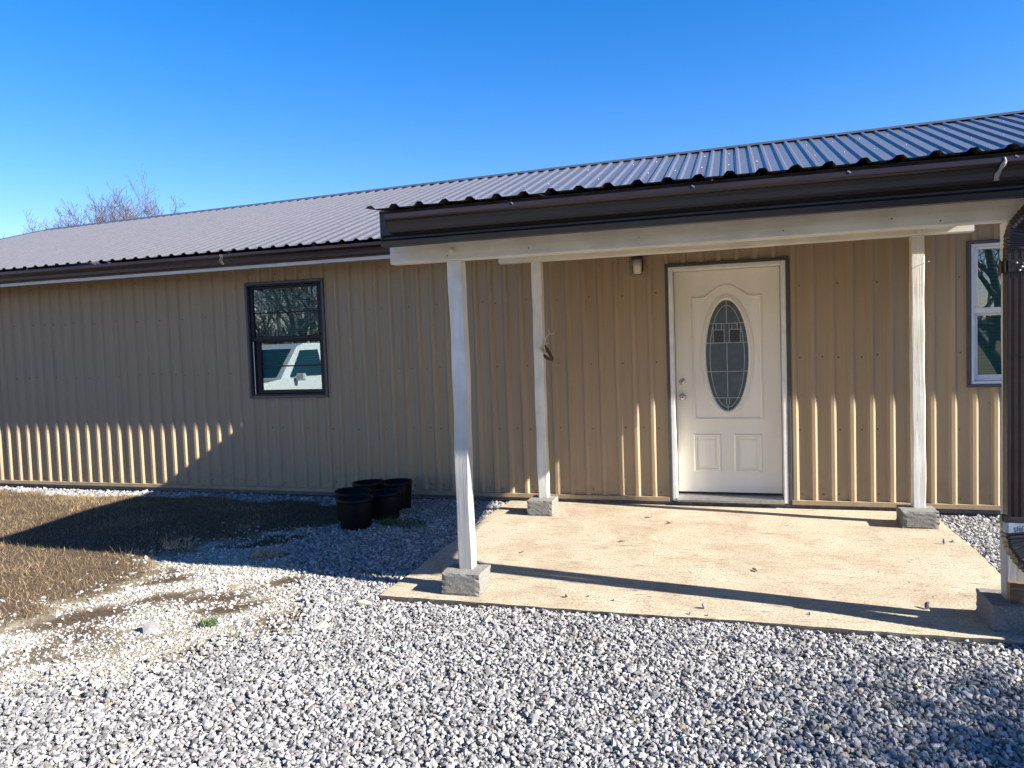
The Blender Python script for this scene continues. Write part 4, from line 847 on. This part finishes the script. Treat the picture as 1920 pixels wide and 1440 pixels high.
tag(link('straw_litter', fast_mesh('straw_litter', v, f, M['straw'], c)), 'thin bits of straw and twig blown over the slab', 'litter', kind='stuff')
# ------------------------------------------------------------------ trees
def skeleton(rr, levels, start, direction, length, radius, out, lv=0, nch=(5,6,5,4), spread=(.75,.7,.75,.8), upb=.18, t0=.42):
    p = Vector(start); d = Vector(direction).normalized(); nseg = 6 if lv < 2 else 4; pts = [p.copy()]; rad = [radius]
    for i in range(nseg):
        d = (d+Vector((rr.gauss(0,.10+.04*lv), rr.gauss(0,.10+.04*lv), rr.gauss(0,.06)+upb*.35))).normalized(); p = p+d*(length/nseg); pts.append(p.copy()); rad.append(radius*(1-.80*(i+1)/nseg))
    out.append((lv, pts, rad))
    if lv >= levels: return
    n = nch[min(lv, len(nch)-1)]
    for k in range(n):
        t = (.30 if lv else t0)+(.68 if lv else .98-t0)*(k+rr.random()*.7)/n; t = min(t, .98); i = min(int(t*nseg), nseg-1); q = pts[i].lerp(pts[i+1], t*nseg-i); dd = (pts[i+1]-pts[i]).normalized()
        a = dd.orthogonal().normalized(); b = dd.cross(a); w = 2.4*k+rr.random()*1.2; s = spread[min(lv, len(spread)-1)]*rr.uniform(.7,1.2)
        nd = (dd*math.cos(s)+(a*math.cos(w)+b*math.sin(w))*math.sin(s)); skeleton(rr, levels, q, nd, length*rr.uniform(.48,.72)*(1-.25*t), max(rad[i]*.62, .004), out, lv+1, nch, spread, upb, t0)
def bare_tree(base, height, seed, label, levels=4, nch=(6,6,5,4), trunk_r=.2, lean=(0,0,1), minr=.006, spread=(.75,.7,.75,.8), stems=1, splay=.35, t0=.42):
    rr = random.Random(seed); t = empty('bare_tree', base, label, 'tree', 'bare winter trees'); out = []
    for s in range(stems):
        w = 2*math.pi*s/stems; ld_ = Vector(lean)+(Vector((math.cos(w), math.sin(w), 0))*splay if stems > 1 else Vector((0,0,0))); skeleton(rr, levels, (0,0,-.2), ld_, height*.62, trunk_r, out, 0, nch, spread, .18, t0)
    a = MB(); b = MB()
    for lv, pts, rad in out: (a if lv < 2 else b).tube(pts, [max(r, minr) for r in rad], 7 if lv == 0 else 5 if lv == 1 else 3, cap=lv < 2)
    a.build('trunk', M['bark'], t, True, fix=False); b.build('crown', M['twig'], t, fix=False); return t
bare_tree((-28.9,22.5,-.06), 10.3, 41, 'bare leafless tree rising behind the far left of the roof', 4, (8,7,5,4), .20, (-.06,0,1), .0075, (.55,.55,.65,.7), 5, .22)
bare_tree((-14.6,-17.5,-.06), 10, 14, 'large bare tree reflected in the black framed window', 4, (8,7,6,4), .20, (.1,0,1), .006, (.95,.7,.75,.8), 3, .55, .12)
bare_tree((-21.5,-26,-.06), 10, 17, 'smaller bare tree seen behind the first in the black framed window', 4, (7,6,5,4), .17, (0,0,1), .006, (.9,.7,.75,.8), 3, .4, .12)
bare_tree((8.6,-19,-.06), 10, 23, 'bare tree reflected in the white framed window', 4, (8,7,6,4), .20, (-.1,0,1), .006, (.95,.7,.75,.8), 3, .55, .12)
# far woodland behind the viewer, a single brown mass on the horizon
n = 9000; a = rng.uniform(R(175), R(365), n); d = rng.uniform(110, 150, n); hh = rng.random(n)**1.3*(7+2.5*np.sin(a*17)+2*np.sin(a*41)); P = np.stack([np.cos(a)*d, np.sin(a)*d, hh], -1)
u = rng.normal(0, 1, (n,3))*np.array([1.0,1.0,1.4]); w_ = rng.normal(0, .5, (n,3)); v = np.stack([P-w_, P+w_, P+u], 1).reshape(-1,3); f = np.arange(3*n).reshape(n,3)
tag(link('distant_woods', fast_mesh('distant_woods', v, f, M['twig'])), 'far brown woodland along the horizon behind the viewer', 'woods', kind='stuff')
# evergreen right of the frame whose shadow falls on the near gravel
def evergreen(base, h, r, seed, label):
    rr = random.Random(seed); t = empty('evergreen_tree', base, label, 'tree'); MB().tube([(0,0,-.2),(.03,.02,h*.5),(.0,.0,h*.97)], [.11,.07,.015], 8).build('trunk', M['bark'], t, True)
    V_, F_ = [], []
    g = np.random.default_rng(seed); limbs = MB()
    for k in range(120):
        z = h*(.12+.86*rr.random()); q = r*math.sqrt(max(.02, 1-((z-h*.56)/(h*.46))**2))*rr.uniform(.55,1.1); w = rr.uniform(0,6.28); tip = Vector((q*math.cos(w), q*math.sin(w), z+.25*q)); limbs.tube([(0,0,z-.1*q), tuple(tip*.5+Vector((0,0,z-.02*q))*.5), tuple(tip)], [.02,.012,.004], 4)
        n = 120; s = g.uniform(.25,1.05,n); P = np.stack([tip.x*s, tip.y*s, z+.25*q*s], -1)+g.normal(0,.13,(n,3)); a = g.uniform(0,6.28,(n,2)); u = np.stack([np.cos(a[:,0]), np.sin(a[:,0]), g.uniform(-.4,.6,n)],-1)*g.uniform(.05,.10,(n,1)); v = np.stack([np.cos(a[:,1]), np.sin(a[:,1]), g.uniform(-.4,.4,n)],-1)*.025
        b = 4*len(V_)*n if False else sum(len(x) for x in V_); V_.append(np.stack([P-v, P+v, P+v*.6+u, P-v*.6+u], 1).reshape(-1,3)); F_.append(np.arange(4*n).reshape(n,4)+b)
    limbs.build('limbs', M['bark'], t, fix=False)
    o = link('crown', fast_mesh('crown', np.concatenate(V_), np.concatenate(F_), M['leaf']), t); return t
evergreen((8.7,-5.2,-.06), 4.4, 1.3, 3, 'dark evergreen tree whose shadow falls on the gravel at lower right')

# ------------------------------------------------------------------ white pickup, parked left of the frame and mirrored in the window
fdir = Vector((-.06,.998,0)); tr = empty('pickup_truck', (-8.33,-5.98,-.28), 'white pickup truck mirrored in the black framed window', 'truck', rz=math.atan2(fdir.y, fdir.x))
tr.scale = (1.15,)*3
m = MB(); hw = .93
side = [(2.18,.52),(2.22,.70),(2.16,.98),(1.95,1.06),(.95,1.15),(-.80,1.17),(-.82,1.12),(-3.0,1.12),(-3.05,.60),(-2.62,.55),(-2.45,.80),(-2.2,.90),(-1.95,.80),(-1.78,.45),(.92,.42),(1.06,.72),(1.32,.88),(1.58,.72),(1.74,.48)]
n = len(side); ins = lambda z: .93-.05*max(0, (z-.75)/.4)**2-.03*(z < .55)
m.v = [(x, s*ins(z), z) for s in (-1,1) for x, z in side]; m.f = [tuple(range(n)), tuple(n+i for i in reversed(range(n)))]+[(i, (i+1)%n, n+(i+1)%n, n+i) for i in range(n)]; m.build('body', M['truckwhite'], tr)
m = MB(); cab = [(.98,1.13,.84),(.28,1.66,.66),(.05,1.72,.64),(-.55,1.72,.64),(-.74,1.66,.66),(-.88,1.13,.84)]; n = len(cab)
m.v = [(x, s*w, z) for s in (-1,1) for x, z, w in cab]; m.f = [tuple(range(n)), tuple(n+i for i in reversed(range(n)))]+[(i, (i+1)%n, n+(i+1)%n, n+i) for i in range(n)]; m.build('cab', M['truckwhite'], tr)
gpf = lambda x, z, s: (x, s*(.845-.187*(z-1.13)/.55+.004), z)
for s in (-1, 1): MB().add([gpf(.72,1.165,s), gpf(.22,1.60,s), gpf(-.28,1.61,s), gpf(-.24,1.165,s)], [(0,1,2,3)]).build('side_window', M['truckglass'], tr, fix=False); MB().add([gpf(-.36,1.165,s), gpf(-.38,1.61,s), gpf(-.64,1.60,s), gpf(-.74,1.165,s)], [(0,1,2,3)]).build('side_window', M['truckglass'], tr, fix=False)
MB().add([(.935,-.74,1.17),(.935,.74,1.17),(.325,.59,1.632),(.325,-.59,1.632)], [(0,1,2,3)]).build('windshield', M['truckglass'], tr, fix=False)
MB().add([(-.873,-.70,1.20),(-.873,.70,1.20),(-.765,.58,1.60),(-.765,-.58,1.60)], [(0,1,2,3)]).build('rear_window', M['truckglass'], tr, fix=False)
for s in (-1, 1):
    MB().box(.58,.66,*sorted((s*.90,s*1.06)),1.10,1.22,.02).build('mirror', M['truckwhite'], tr)
    MB().box(2.175,2.20,*sorted((s*.55,s*.86)),.74,.90,.005).build('headlight', M['lens'], tr)
    for xw in (1.32,-2.2):
        w = bpy.data.objects.new('wheel', None); COL.objects.link(w); w.parent = tr; w.location = (xw, s*.80, .37)
        MB().lathe([(.20,-.10),(.33,-.11),(.37,-.07),(.37,.07),(.33,.11),(.20,.10)], (0,0,0), 28, 'y').build('tyre', M['rubber'], w, True); MB().lathe([(0,s*.06),(.06,s*.07),(.10,s*.04),(.19,s*.06),(.205,s*.09),(.205,-s*.09),(0,-s*.05)], (0,0,0), 20, 'y').build('rim', M['silver'], w)
MB().box(2.16,2.28,-.90,.90,.42,.60,.03).build('bumper', M['silver'], tr); MB().box(2.19,2.21,-.50,.50,.64,.90,.005).build('grille', M['hole'], tr)
for y_ in (-.25,.25): MB().tube([(.90,y_,1.165),(.97,y_+.30,1.175)], .012, 5).build('wiper', M['hole'], tr)
